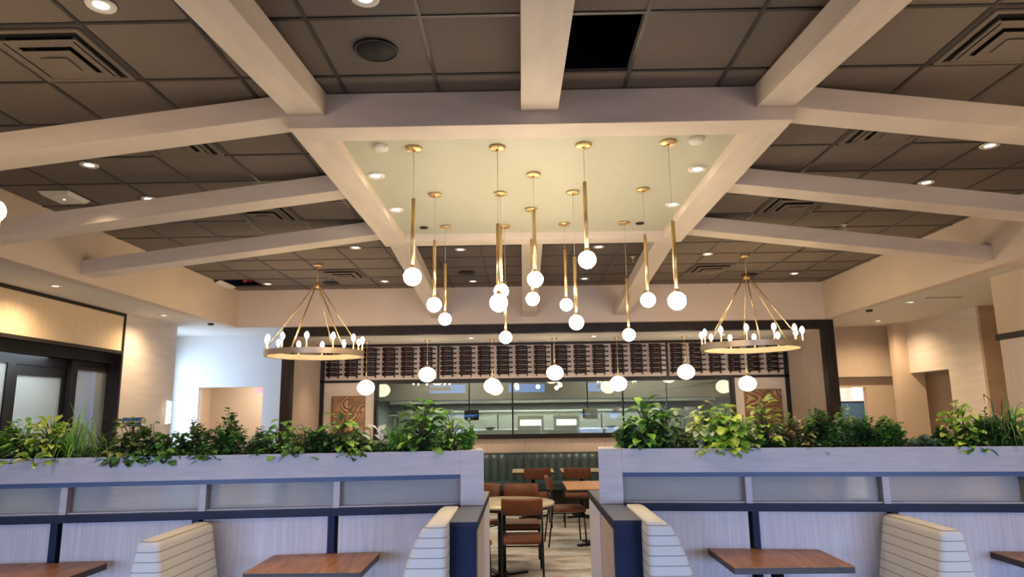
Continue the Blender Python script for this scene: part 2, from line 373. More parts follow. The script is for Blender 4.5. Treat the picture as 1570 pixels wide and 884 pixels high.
sliding_door(2, 7.98, 9.06, -6.0, 2.24)
sliding_door(3, 6.95, 7.98, -5.93, 2.36)
sliding_door(4, 5.9, 6.95, -6.0, 2.24)
struct('trim_door_header', MB().box(-6.12, -5.99, 4.5, 9.79, 2.345, 2.60).box(-5.99, -5.86, 4.5, 9.79, 2.465, 2.60), M['blackwood'])
struct('trim_door_jamb', B(-6.12, -5.80, 9.83, 9.95, 0, 2.60), M['espresso'])

# back-left alcove with corridor opening and daylight window
struct('wall_alcove_side', MB().box(-6.62, -6.5, 11.35, 12.9, 0, 0.9).box(-6.62, -6.5, 11.35, 11.5, 0.9, 2.9).box(-6.62, -6.5, 12.65, 12.9, 0.9, 2.9).box(-6.62, -6.5, 11.35, 12.9, 2.9, T), M['wallcool'])
struct('window_1', MB().box(-6.6, -6.56, 11.5, 12.65, 0.9, 0.95).box(-6.6, -6.56, 11.5, 12.65, 2.85, 2.9).box(-6.6, -6.56, 11.5, 11.55, 0.95, 2.85).box(-6.6, -6.56, 12.6, 12.65, 0.95, 2.85), M['white'])
struct('wall_alcove_front', B(-6.5, -6.02, 11.25, 11.35, 0, T), M['wallcool'])
struct('wall_back_left', MB().box(-6.5, -6.02, 12.8, 12.95, 0, T).box(-6.02, -4.82, 12.8, 12.95, 2.235, T).box(-4.82, -3.98, 12.8, 12.95, 0, T), M['wallcool'])
struct('wall_corridor', MB().box(-6.6, -4.3, 14.6, 14.7, 0, 2.6).box(-6.7, -6.6, 12.95, 14.7, 0, 2.6).box(-4.82, -4.72, 12.95, 14.7, 0, 2.6), M['wallwarm'])
area('corridor_light', (-5.2, 13.8, 2.55), (-5.3, 14.2, 0), 0.5, 0.5, 22, (1.0, 0.8, 0.62))
struct('ceiling_corridor', B(-6.7, -4.3, 12.95, 14.7, 2.6, 2.7), M['ceil_white'])
sg = thing('exit_sign', (-4.93, 12.99, 2.10), 'small lit red exit sign at the corner of the far corridor opening', 'sign')
B(-5.05, -4.83, 12.97, 13.01, 2.13, 2.23).build('housing', M['white'], sg)
def letters(name, text, size, loc, rot, mat, parent, ext=0.002):
    cu = bpy.data.curves.new(name, 'FONT'); cu.body = text; cu.size = size; cu.extrude = ext; cu.align_x = 'CENTER'; cu.align_y = 'CENTER'
    tmp = bpy.data.objects.new(name, cu); C.objects.link(tmp); bpy.context.view_layer.update()
    me = bpy.data.meshes.new_from_object(tmp.evaluated_get(bpy.context.evaluated_depsgraph_get())); bpy.data.objects.remove(tmp)
    me.materials.clear(); me.materials.append(mat); o = bpy.data.objects.new(name, me); C.objects.link(o); o.parent = parent
    o.location = Vector(loc)-world_off(parent); o.rotation_euler = rot; return o
letters('lettering', 'EXIT', 0.09, (-4.94, 12.965, 2.18), (PI/2, 0, 0), M['red'], sg)

# right side: near panelled wall, stone-clad wing, back wall
XR = 5.53
struct('wall_right_header', B(XR, XR+0.25, -4.2, 8.0, 2.52, T), M['wallwarm'])
struct('trim_right_rail', B(XR-0.02, XR+0.25, -4.2, 8.02, 2.45, 2.52), M['espresso'])
struct('wall_right_panel', B(XR, XR+0.25, -4.2, 7.98, 0, 2.45), M['blush'])
struct('wall_right_outer', MB().box(5.78, 7.6, 7.9, 8.0, 0, T).box(7.5, 7.6, 8.0, 10.27, 0, T), M['wallwarm'])
struct('wall_right_stone', MB().box(6.88, 7.12, 10.33, 11.2, 0, T).box(6.88, 7.12, 11.2, 12.3, 2.30, T), M['stone'])
struct('wall_right_end', B(6.86, 7.6, 10.27, 10.33, 0, T), M['stonebrown'])
struct('wall_right_niche', B(7.5, 7.6, 10.33, 13.3, 0, T), M['wallwarm'])
struct('wall_right_pilaster', B(6.66, 7.12, 12.3, 12.5, 0, T), M['wallwarm'])
struct('wall_back_right', MB().box(5.2, 5.83, 12.98, 13.1, 0, 2.27).box(6.40, 7.6, 12.98, 13.1, 0, 2.27).box(5.83, 6.40, 12.98, 13.1, 2.08, 2.27).box(5.2, 7.6, 12.82, 13.1, 2.27, T), M['wallwarm'])
struct('wall_side_room', MB().box(5.2, 8.2, 15.4, 15.5, 0, 2.6).box(5.1, 5.2, 13.1, 15.5, 0, 2.6).box(8.2, 8.3, 13.1, 15.5, 0, 2.6), M['cream'])
struct('ceiling_side_room', B(5.1, 8.3, 13.1, 15.5, 2.6, 2.7), M['ceil_white'])
area('side_room_light', (6.6, 14.2, 2.55), (6.6, 14.6, 0), 1.6, 1.0, 60, (1.0, 0.92, 0.80))
p = thing('wall_picture', (7.34, 15.36, 0.95), 'dark framed picture seen through the lit opening beyond the right portal', 'picture')
MB().box(6.93, 7.75, 15.34, 15.39, 0.95, 1.85).box(6.96, 7.72, 15.33, 15.345, 0.98, 1.82).build('picture_frame', M['blackmetal'], p)
B(6.97, 7.71, 15.322, 15.33, 0.99, 1.81).build('canvas', M['greenleather'], p)
p = thing('pendant_lamp', (6.98, 14.5, 1.86), 'small glowing pendant lamp inside the lit opening at the far right', 'lamp')
MB().lathe([(0.10, 0), (0.13, 0.05), (0.13, 0.2), (0.10, 0.28)], (6.98, 14.5, 1.86), 20).build('lamp_shade', emit('lit_amber_shade', (1.0, 0.75, 0.42), 1.0), p)
MB().tube([(6.98, 14.5, 2.14), (6.98, 14.5, 2.6)], 0.006).build('cord', M['blackmetal'], p)

# portal and dining recess
t = MB().box(-4.02, -3.86, 11.45, 11.62, 0, ZS+0.02).box(5.05, 5.22, 11.45, 11.62, 0, ZS+0.02).box(-3.86, 5.05, 11.45, 11.62, 3.02, ZS+0.02)
struct('trim_portal', t, M['espresso'])
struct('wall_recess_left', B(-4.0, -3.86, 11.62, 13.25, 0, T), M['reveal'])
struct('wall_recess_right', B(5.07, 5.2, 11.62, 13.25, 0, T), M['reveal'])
struct('ceiling_recess', B(-3.86, 5.07, 11.62, 13.3, 3.03, 3.15), M['ceil_white'])
YB = 13.2
# back wall: rack board above, cream piers beside, blush panel below, opening between
struct('wall_back', MB().box(-3.86, -2.78, YB, YB+0.15, 1.26, 2.33).box(3.99, 5.07, YB, YB+0.15, 1.26, 2.33).box(-3.86, 5.07, YB, YB+0.15, 2.33, 3.03), M['cream'])
struct('wall_back_lower', B(-3.86, 5.07, YB, YB+0.15, 0, 1.26), M['blush'])
t = MB().box(-3.86, 5.07, YB-0.05, YB, 2.985, 3.028).box(-3.86, 5.07, YB-0.05, YB, 2.30, 2.345)
t.box(-3.86, -3.79, YB-0.05, YB, 1.0, 2.985).box(5.0, 5.07, YB-0.05, YB, 1.0, 2.985)
t.box(-2.82, -2.76, YB-0.05, YB+0.1, 1.22, 2.30).box(3.97, 4.03, YB-0.05, YB+0.1, 1.22, 2.30).box(-2.76, 3.97, YB-0.05, YB+0.12, 1.22, 1.27)
struct('trim_back_frame', t, M['espresso'])
t = MB()
for x in (-3.1, -1.5, 0.03, 1.55, 3.1, 4.4): t.box(x, x+0.008, YB-0.006, YB-0.0005, 0.95, 1.22)
struct('trim_panel_joints', t, M['reveal'])
wn = struct('window_5', MB().box(-2.76, 3.97, YB+0.03, YB+0.07, 1.27, 1.30).box(-0.2, -0.17, YB+0.03, YB+0.07, 1.30, 2.27).box(1.9, 1.93, YB+0.03, YB+0.07, 1.30, 2.27).box(-2.76, 3.97, YB+0.03, YB+0.07, 2.27, 2.30), M['blackmetal'])
for a, b in ((-2.76, -0.2), (-0.17, 1.9), (1.93, 3.97)): B(a, b, YB+0.045, YB+0.053, 1.30, 2.27).build('window_glass', M['glass'], wn)

# kitchen behind the glass
struct('wall_kitchen', MB().box(-3.2, 4.5, 17.0, 17.1, 0, 2.8).box(-3.3, -3.2, 13.35, 17.1, 0, 2.8).box(4.5, 4.6, 13.35, 17.1, 0, 2.8), M['kwall'])
struct('ceiling_kitchen', B(-3.3, 4.6, 13.35, 17.1, 2.8, 2.9), M['ceil_white'])
kb = struct('wall_kitchen_bulkhead', B(-3.2, 4.5, 14.9, 15.1, 1.98, 2.8), M['ktan'])

# ------------------------------------------------------------------ coffered beams
def cbeam(name, pts, label, mat='beam', grp='whitewashed ceiling beams'):
    o = MB().hexa(pts).build(name, M[mat], None, bevel=0.004)
    return tag(o, label, 'beam', grp, 'thing')
FX0, FX1, FY0, FY1 = -1.50, 1.79, 4.20, 7.44
fr = thing('beam_frame', ((FX0+FX1)/2, (FY0+FY1)/2, 3.545), 'square whitewashed beam frame around the olive ceiling panel', 'beam frame')
fw_ = 0.24
B(FX0, FX1, FY0, FY0+0.225, 3.545, ZC-0.008).build('front_beam', M['beam'], fr, bevel=0.003)
B(FX0, FX1, FY1-0.225, FY1, 3.545, ZC-0.008).build('back_beam', M['beam'], fr, bevel=0.003)
B(FX0, FX0+fw_, FY0+0.226, FY1-0.226, 3.545, ZC-0.008).build('side_beam', M['beam_y'], fr, bevel=0.003)
B(FX1-fw_, FX1, FY0+0.226, FY1-0.226, 3.545, ZC-0.008).build('side_beam', M['beam_y'], fr, bevel=0.003)
struct('ceiling_olive', B(FX0+fw_-0.005, FX1-fw_+0.005, FY0+0.22, FY1-0.22, 3.62, 3.66), M['olive'])
def raft_y(x0, x1, ya, za, yb, zb, label):
    h = 0.155
    if ya > yb: ya, za, yb, zb = yb, zb, ya, za
    cbeam('ceiling_beam', [(x0, ya, za), (x1, ya, za), (x1, yb, zb), (x0, yb, zb), (x0, ya, za+h), (x1, ya, za+h), (x1, yb, zb+h), (x0, yb, zb+h)], label, 'beam_y')
def raft_x(y0, y1, xa, za, xb, zb, label):
    h = 0.155
    if xa > xb: xa, za, xb, zb = xb, zb, xa, za
    cbeam('ceiling_beam', [(xa, y0, za), (xb, y0, zb), (xb, y1, zb), (xa, y1, za), (xa, y0, za+h), (xb, y0, zb+h), (xb, y1, zb+h), (xa, y1, za+h)], label, 'beam')
zt_, zy, zx = 3.632, 3.632-0.0925*3.91, 3.632-0.122*3.26
for (x0, x1, w_) in ((-1.5, -1.263, 'left'), (0.02, 0.262, 'middle'), (1.553, 1.79, 'right')):
    raft_y(x0, x1, FY0-0.002, zt_, Y0+0.002, zt_-0.0925*(FY0-Y0), 'whitewashed sloping beam overhead, %s of three running from the square frame toward the viewer' % w_)
    raft_y(x0, x1, FY1+0.002, zt_, Y1-0.002, zt_-0.0925*(Y1-FY1), 'whitewashed sloping beam, %s of three running from the square frame to the far soffit' % w_)
for (y0, y1, w_) in ((4.20, 4.44, 'front'), (5.70, 5.94, 'middle'), (7.20, 7.44, 'rear')):
    raft_x(y0, y1, FX0-0.002, zt_, X0+0.002, zx, 'whitewashed sloping beam, %s of three running left from the square frame to the left soffit' % w_)
    raft_x(y0, y1, FX1+0.002, zt_, X1-0.002, zx, 'whitewashed sloping beam, %s of three running right from the square frame to the right soffit' % w_)

# ------------------------------------------------------------------ ceiling fittings
def vent(i, j, label, first=[]):
    x0, x1, y0, y1 = xs[i], xs[i+1], ys[j], ys[j+1]; cx, cy = (x0+x1)/2, (y0+y1)/2
    if first: return dup(first[0], (cx, cy, ZC), label)
    v = thing('ceiling_vent', (cx, cy, ZC), label, 'air vent', 'square ceiling air vents'); first.append(v)
    hx, hy = 0.275, 0.29
    z1 = ZC-0.0075
    t = MB()
    for a in ((cx-hx, cx+hx, cy-hy, cy-hy+0.03), (cx-hx, cx+hx, cy+hy-0.03, cy+hy), (cx-hx, cx-hx+0.03, cy-hy+0.03, cy+hy-0.03), (cx+hx-0.03, cx+hx, cy-hy+0.03, cy+hy-0.03)):
        t.box(*a, z1-0.012, z1)
    t.build('frame', M['tile'], v)
    B(cx-hx+0.03, cx+hx-0.03, cy-hy+0.03, cy+hy-0.03, z1-0.003, z1-0.0005).build('backing', M['black'], v)
    t = MB()
    for k, (q, z) in enumerate(((0.185, 0.030), (0.10, 0.048))):
        w2 = 0.07
        for a in ((cx-q-w2/2, cx+q+w2/2, cy-q-w2/2, cy-q+w2/2), (cx-q-w2/2, cx+q+w2/2, cy+q-w2/2, cy+q+w2/2), (cx-q-w2/2, cx-q+w2/2, cy-q+w2/2, cy+q-w2/2), (cx+q-w2/2, cx+q+w2/2, cy-q+w2/2, cy+q-w2/2)):
            t.box(*a, z1-z, z1-z+0.004)
    t.box(cx-0.075, cx+0.075, cy-0.075, cy+0.075, z1-0.06, z1-0.055)
    t.box(cx-0.2, cx-0.19, cy-0.2, cy+0.2, z1-0.03, z1-0.002).box(cx+0.19, cx+0.2, cy-0.2, cy+0.2, z1-0.03, z1-0.002)
    t.build('louver_cone', M['tile'], v)
    return v
VL = ['square taupe ceiling vent at the upper left, nearest of the left column of vents', 'square ceiling vent behind the front left sloping beam',
      'dark square ceiling vent behind the middle left sloping beam', 'square ceiling vent above the left ring chandelier',
      'square taupe ceiling vent at the upper right corner of the ceiling', 'square ceiling vent behind the front right sloping beam',
      'dark square ceiling vent behind the middle right sloping beam', 'square ceiling vent above the right ring chandelier']
for (i, j), l in zip(VENTS, VL): vent(i, j, l)

def downlight(x, y, z, label, lit, watts=0, first={}, cone=1.5):
    key = lit
    if key in first: d = dup(first[key], (x, y, z), label)
    else:
        d = thing('recessed_downlight', (x, y, z), label, 'downlight', 'recessed downlights in the ceiling'); first[key] = d
        prof = [(0.038, -0.003), (0.042, -0.008), (0.070, -0.011), (0.074, -0.002), (0.074, -0.0005), (0.038, -0.0005)]
        MB().lathe(prof, (x, y, z), 28).build('trim_ring', M['white'], d)
        MB().lathe([(1e-6, -0.004), (0.037, -0.004), (0.037, -0.001)], (x, y, z), 24).build('lens', M['led'] if lit else M['leddim'], d)
    if watts:
        l = bpy.data.lights.new('downlight_beam', 'SPOT'); l.energy = watts*1.35; l.color = (1.0, 0.70, 0.42); l.spot_size = cone; l.spot_blend = 0.7 if cone < 2 else 1.0; l.shadow_soft_size = 0.05
        o = bpy.data.objects.new('downlight_beam', l); C.objects.link(o); o.location = (x, y, z-0.03)
    return d

zg = ZC-0.001
DL = [(-2.127, 3.162, 'recessed downlight at the top left, above the nearest left vent', 1, 30),
      (-0.767, 3.15, 'white recessed downlight at the top edge, above the big round speaker', 1, 30),
      (-3.588, 5.394, 'recessed downlight just behind the front left sloping beam', 1, 60),
      (-3.585, 6.314, 'recessed downlight just in front of the middle left sloping beam', 1, 0),
      (-0.768, 8.599, 'recessed downlight behind the square frame, left of the middle rear beam', 1, 50),
      (1.013, 8.577, 'recessed downlight behind the square frame, right of the middle rear beam', 1, 50),
      (3.819, 5.313, 'recessed downlight just behind the front right sloping beam', 1, 60),
      (3.833, 6.223, 'recessed downlight just in front of the middle right sloping beam', 1, 0),
      (-4.057, 10.732, 'recessed downlight near the far left ceiling corner', 1, 40),
      (-2.081, 8.404, 'recessed downlight left of the rear left end of the square frame', 1, 50),
      (-2.157, 10.666, 'recessed downlight near the far soffit, right of the left chandelier', 1, 40),
      (4.279, 10.544, 'recessed downlight near the far right ceiling corner', 1, 40),
      (2.543, 9.087, 'recessed downlight left of the right chandelier canopy', 1, 50),
      (-0.763, 10.779, 'faint recessed downlight near the far soffit, left of the middle rear beam', 1, 30),
      (1.02, 10.7, 'faint recessed downlight near the far soffit, right of the middle rear beam', 1, 30),
      (3.30, 3.0, 'recessed downlight above the nearest right table, at the upper right edge', 1, 40),
      (-3.4, 1.2, 'recessed downlight overhead left, behind the viewer', 1, 25),
      (3.7, 1.2, 'recessed downlight overhead right, behind the viewer', 1, 25)]
for x, y, l, lit, wt in DL: downlight(x, y, zg-0.006, l, bool(lit), wt)
for x, y, l in ((-1.168, 5.32, 'lit downlight in the olive panel, front left'), (-1.176, 6.27, 'lit downlight in the olive panel, rear left'),
                (1.443, 5.298, 'lit downlight in the olive panel, front right'), (1.454, 6.251, 'lit downlight in the olive panel, rear right')):
    downlight(x, y, 3.619, l, True, 35)
for x, y, l, wt in ((-5.3, 7.6, 'recessed downlight in the lower ceiling above the left doors, nearer', 60), (-5.3, 10.0, 'recessed downlight in the lower ceiling by the pale stone wall', 60),
                (5.6, 9.8, 'recessed downlight in the lower ceiling near the right stone wing', 85),
                (6.2, 11.9, 'recessed downlight in the lower ceiling before the lit opening at the right', 80), (5.35, 6.2, 'recessed downlight in the lower ceiling above the right panelled wall', 110)):
    downlight(x, y, T-0.001, l, False, wt, cone=2.75)  # right-hand ones include extras added to brighten the walls there
for k, x in enumerate((-3.2, -0.9, 1.3, 3.6)):
    downlight(x, 12.25, 3.029, 'recessed downlight over the dining recess, %s along its ceiling' % ('first', 'second', 'third', 'last')[k], True, 55)
def speaker(x, y, r, label, first=[]):
    if first: s = dup(first[0], (x, y, zg-0.006), label); return s
    s = thing('ceiling_speaker', (x, y, zg-0.006), label, 'speaker', 'round black ceiling speakers'); first.append(s)
    z = zg-0.006
    MB().lathe([(r-0.012, -0.002), (r-0.01, -0.008), (r, -0.008), (r+0.004, -0.001), (r-0.012, -0.0005)], (x, y, z), 40).build('rim', M['blackmetal'], s)
    MB().lathe([(1e-6, -0.006), (r-0.012, -0.005), (r-0.012, -0.001)], (x, y, z), 40).build('grille', M['speaker'], s)
    MB().box(x-0.02, x+0.02, y-0.01, y+0.01, z-0.009, z-0.005).build('badge', M['blackmetal'], s)
speaker(-0.82, 3.66, 0.125, 'large round black ceiling speaker in front of the square frame')
speaker(-3.05, 10.75, 0.12, 'round black ceiling speaker behind the left ring chandelier rods')
speaker(3.60, 10.60, 0.12, 'round black ceiling speaker behind the right ring chandelier rods')
speaker(-0.81, 10.10, 0.12, 'dark round ceiling speaker behind the square frame, over the far centre')
ap = thing('wifi_access_point', (-4.33, 6.20, zg-0.006), 'flat white square access point on the ceiling near the left soffit', 'access point')
z_ = zg-0.006
MB().hexa([(-4.45, 6.06, z_-0.035), (-4.21, 6.06, z_-0.035), (-4.21, 6.34, z_-0.035), (-4.45, 6.34, z_-0.035), (-4.48, 6.03, z_), (-4.18, 6.03, z_), (-4.18, 6.37, z_), (-4.48, 6.37, z_)]).build('cover', M['white'], ap, bevel=0.008)
MB().lathe([(0.01, -0.037), (0.012, -0.034)], (-4.33, 6.20, z_), 12).build('status_light', M['leddim'], ap)
# sprinkler heads / small detectors
def sprinkler(x, y, z, label, first=[]):
    if first: return dup(first[0], (x, y, z), label)
    s = thing('fire_sprinkler', (x, y, z), label, 'sprinkler', 'sprinkler heads'); first.append(s)
    MB().lathe([(0.035, 0), (0.035, -0.005), (0.012, -0.006), (0.012, -0.03)], (x, y, z), 16).build('escutcheon', M['white'], s)
    MB().tube([(x-0.012, y, z-0.03), (x-0.014, y, z-0.055), (x, y, z-0.065), (x+0.014, y, z-0.055), (x+0.012, y, z-0.03)], 0.003, 6).lathe([(0.018, -0.068), (0.018, -0.065)], (x, y, z), 12).build('deflector', M['champagne'], s)
sprinkler(3.745, 7.7, zg-0.006, 'sprinkler head between the middle and rear right sloping beams')
sprinkler(-3.3, 7.9, zg-0.006, 'sprinkler head behind the rear left sloping beam')
sprinkler(1.55, 9.2, zg-0.006, 'sprinkler head near the rear right sloping beam behind the frame')
def disc(x, y, z, r, h, mat, name, label, cat):
    return tag(MB().lathe([(r*0.8, -h), (r*0.95, -h*0.8), (r, -h*0.3), (r, 0)], (x, y, z), 28).build(name, mat), label, cat)
disc(-0.999, 4.70, 3.62, 0.055, 0.035, M['white'], 'smoke_detector', 'pale round detector at the front left corner of the olive panel', 'smoke detector')
disc(1.276, 4.67, 3.62, 0.055, 0.035, M['white'], 'smoke_detector', 'pale round detector at the front right corner of the olive panel', 'smoke detector')
disc(-1.003, 6.93, 3.62, 0.045, 0.012, M['speaker'], 'ceiling_sensor', 'small black disc at the rear left of the olive panel', 'sensor')
disc(1.25, 6.90, 3.62, 0.045, 0.012, M['speaker'], 'ceiling_sensor', 'small black disc at the rear right of the olive panel', 'sensor')
disc(-5.05, 11.0, T, 0.05, 0.03, M['blackmetal'], 'ceiling_camera', 'small black dome on the lower ceiling, far left', 'camera')
disc(5.38, 10.55, T, 0.05, 0.03, M['blackmetal'], 'ceiling_camera', 'small black dome on the lower ceiling, far right', 'camera')
g = thing('linear_diffuser', (5.8, 9.4, T), 'slim slot air diffuser in the right lower ceiling', 'air vent')
MB().box(5.55, 6.1, 9.36, 9.44, T-0.006, T-0.0005).build('slot_frame', M['white'], g)
MB().box(5.57, 6.08, 9.38, 9.395, T-0.0075, T-0.006).box(5.57, 6.08, 9.405, 9.42, T-0.0075, T-0.006).build('slot', M['black'], g)
pp = thing('sprinkler_pipe', (-4.4, 10.7, ZC), 'red pipe showing in the open ceiling tile at the far left corner', 'pipe')
MB().tube([(-4.65, 10.75, ZC+0.12), (-4.25, 10.68, ZC+0.10)], 0.022).tube([(-4.45, 10.45, ZC+0.06), (-4.40, 10.95, ZC+0.08)], 0.018).build('pipe_body', M['redpaint'], pp)
MB().tube([(-4.42, 10.72, ZC+0.13), (-4.42, 10.72, ZC+0.02)], 0.028).build('pipe_cap', M['redpaint'], pp)
fl = MB().hexa([(-4.76, 10.40, ZC-0.05), (-4.66, 10.38, ZC-0.012), (-4.66, 10.98, ZC-0.012), (-4.76, 10.96, ZC-0.05), (-4.76, 10.40, ZC-0.04), (-4.66, 10.38, ZC-0.007), (-4.66, 10.98, ZC-0.007), (-4.76, 10.96, ZC-0.04)]).build('loose_ceiling_flap', M['white'])
tag(fl, 'bent pale strip hanging beside the open ceiling tile at the far left corner', 'ceiling strip')
sc_ = thing('bright_wall_strip', (-5.76, 11.2, 1.6), 'slim vertical glowing white strip added on the pale stone wall at the left', 'bright strip')  # added glowing strip for a bright sliver, no light fitting known here
B(-5.77, -5.745, 11.13, 11.22, 1.58, 1.97).build('back_plate', M['white'], sc_)
B(-5.745, -5.70, 11.14, 11.21, 1.60, 1.95).build('diffuser', emit('glowing_white_strip', (0.85, 0.95, 1.0), 2.0), sc_)
# ------------------------------------------------------------------ globe pendants
PEN = [(-0.765, 4.75, 2.656, 'front row, first from the left'), (-0.155, 4.76, 2.461, 'front row, second from the left'), (0.475, 4.745, 2.758, 'front row, third from the left'),
       (1.087, 4.72, 2.45, 'front row, rightmost'), (0.118, 5.35, 2.74, 'single one between the front and middle rows'),
       (-0.748, 5.83, 2.624, 'middle row, leftmost'), (-0.167, 5.83, 2.735, 'middle row, second from the left'), (0.474, 5.83, 2.452, 'middle row, third from the left'),
       (1.088, 5.79, 2.631, 'middle row, rightmost'), (0.112, 6.32, 2.743, 'single one between the middle and rear rows'),
       (-0.773, 6.90, 2.644, 'rear row, leftmost'), (-0.158, 6.93, 2.452, 'rear row, second from the left, lowest tip'),
       (0.462, 6.87, 2.768, 'rear row, third from the left'), (1.08, 6.86, 2.452, 'rear row, rightmost')]
for x, y, zb, l in PEN:
    p = thing('globe_pendant', (x, y, zb-0.063), 'brass tube pendant with a glowing white globe, %s' % l, 'pendant light', 'brass globe pendants under the olive panel')
    MB().sphere((x, y, zb), 0.0635).build('glass_globe', M['globe'], p)
    MB().tube([(x, y, zb+0.055), (x, y, zb+0.575)], 0.0145, 16).lathe([(0.018, 0.05), (0.022, 0.06), (0.018, 0.08)], (x, y, zb), 16).build('brass_tube', M['brass'], p)
    MB().tube([(x, y, zb+0.575), (x, y, 3.60)], 0.0018, 6).build('cord', M['cord'], p)
    MB().lathe([(0.05, -0.022), (0.058, -0.016), (0.06, -0.004), (0.052, 0)], (x, y, 3.62), 28).lathe([(0.008, -0.04), (0.012, -0.022)], (x, y, 3.62), 12).build('ceiling_canopy', M['brass'], p)

for x, z, l in ((-2.83, 2.18, 'first from the left'), (-1.72, 2.40, 'second from the left'), (-0.535, 2.18, 'third from the left'), (0.60, 2.40, 'fourth from the left, in the middle'),
             (1.74, 2.19, 'fifth from the left'), (2.97, 2.385, 'sixth from the left'), (4.06, 2.16, 'last on the right')):
    y = 12.5
    p = thing('opal_pendant', (x, y, z-0.13), 'large opal globe pendant hanging before the wine wall, %s' % l, 'pendant light', 'opal globe pendants in the dining recess')
    MB().sphere((x, y, z), 0.155, 0.135).build('glass_globe', M['globelow'], p)
    MB().lathe([(0.03, 0.12), (0.034, 0.14), (0.02, 0.17)], (x, y, z), 16).tube([(x, y, z+0.16), (x, y, 3.01)], 0.005, 6).build('stem', M['brass'], p)
    MB().lathe([(0.012, -0.05), (0.014, -0.02), (0.06, -0.018), (0.06, 0)], (x, y, 3.03), 20).build('ceiling_canopy', M['brass'], p)

# ------------------------------------------------------------------ ring chandeliers
def chandelier(x, y, label, first=[]):
    if first: return dup(first[0], (x, y, 2.49), label)
    c = thing('ring_chandelier', (x, y, 2.49), label, 'chandelier', 'ring chandeliers with candle bulbs'); first.append(c)
    R, z0, z1 = 0.665, 2.49, 2.565
    n = 72; vs = []; fs = []
    for k in range(n):
        a = 2*PI*k/n
        for r, z in ((R, z0), (R, z1), (R-0.045, z1), (R-0.045, z0)): vs.append((x+r*math.cos(a), y+r*math.sin(a), z))
    for k in range(n):
        for q in range(4): fs.append((4*k+q, 4*k+(q+1) % 4, 4*((k+1) % n)+(q+1) % 4, 4*((k+1) % n)+q))
    MB().add(vs, fs).build('ring', M['champagne'], c)
    lv = []; lf_ = []
    for k in range(n):
        a = 2*PI*k/n
        for r, z in ((R-0.046, z0+0.002), (R-0.046, z1-0.002), (R-0.049, z1-0.002), (R-0.049, z0+0.002)): lv.append((x+r*math.cos(a), y+r*math.sin(a), z))
    for k in range(n):
        for q in range(4): lf_.append((4*k+q, 4*k+(q+1) % 4, 4*((k+1) % n)+(q+1) % 4, 4*((k+1) % n)+q))
    MB().add(lv, lf_).build('ring_lit_face', M['ringtint'], c)  # added pale inner band, its colour imitates bulb light on the ring
    hub = (x, y, 3.48)
    for k in range(6):
        a = 2*PI*(k+0.35)/6; q = (x+(R-0.02)*math.cos(a), y+(R-0.02)*math.sin(a), z1)
        MB().tube([(x+0.03*math.cos(a), y+0.03*math.sin(a), 3.49), q], 0.007, 8).build('suspension_rod', M['brass'], c)
    MB().lathe([(0.02, -0.03), (0.045, -0.02), (0.045, 0.02), (0.015, 0.035)], hub, 20).build('hub', M['brass'], c)
    MB().tube([(x, y, 3.51), (x, y, 3.77)], 0.007, 8).build('stem', M['brass'], c)
    MB().lathe([(0.05, -0.03), (0.065, -0.022), (0.065, -0.006)], (x, y, ZC), 24).build('ceiling_canopy', M['brass'], c)
    for k in range(12):
        a = 2*PI*k/12+0.13; px, py = x+(R-0.022)*math.cos(a), y+(R-0.022)*math.sin(a)
        s = MB().lathe([(0.017, -0.0), (0.017, 0.004), (0.011, 0.006), (0.011, 0.11)], (px, py, z1), 12).build('candle_sleeve', M['brass'], c)
        MB().lathe([(0.012, 0.11), (0.026, 0.135), (0.029, 0.155), (0.022, 0.18), (0.008, 0.2), (1e-6, 0.203)], (px, py, z1), 14).build('candle_bulb', M['bulb'], s)
    return c
chandelier(-2.85, 9.40, 'ring chandelier with candle bulbs hanging on the left before the wine wall')
chandelier(3.09, 9.24, 'ring chandelier with candle bulbs hanging on the right before the wine wall')
chandelier(-3.10, 2.86, 'ring chandelier overhead at the left edge, only one bright bulb showing')
chandelier(3.25, 2.75, 'unseen ring chandelier added overhead just beyond the right edge of the view')  # unseen, added so the right side is lit like the left

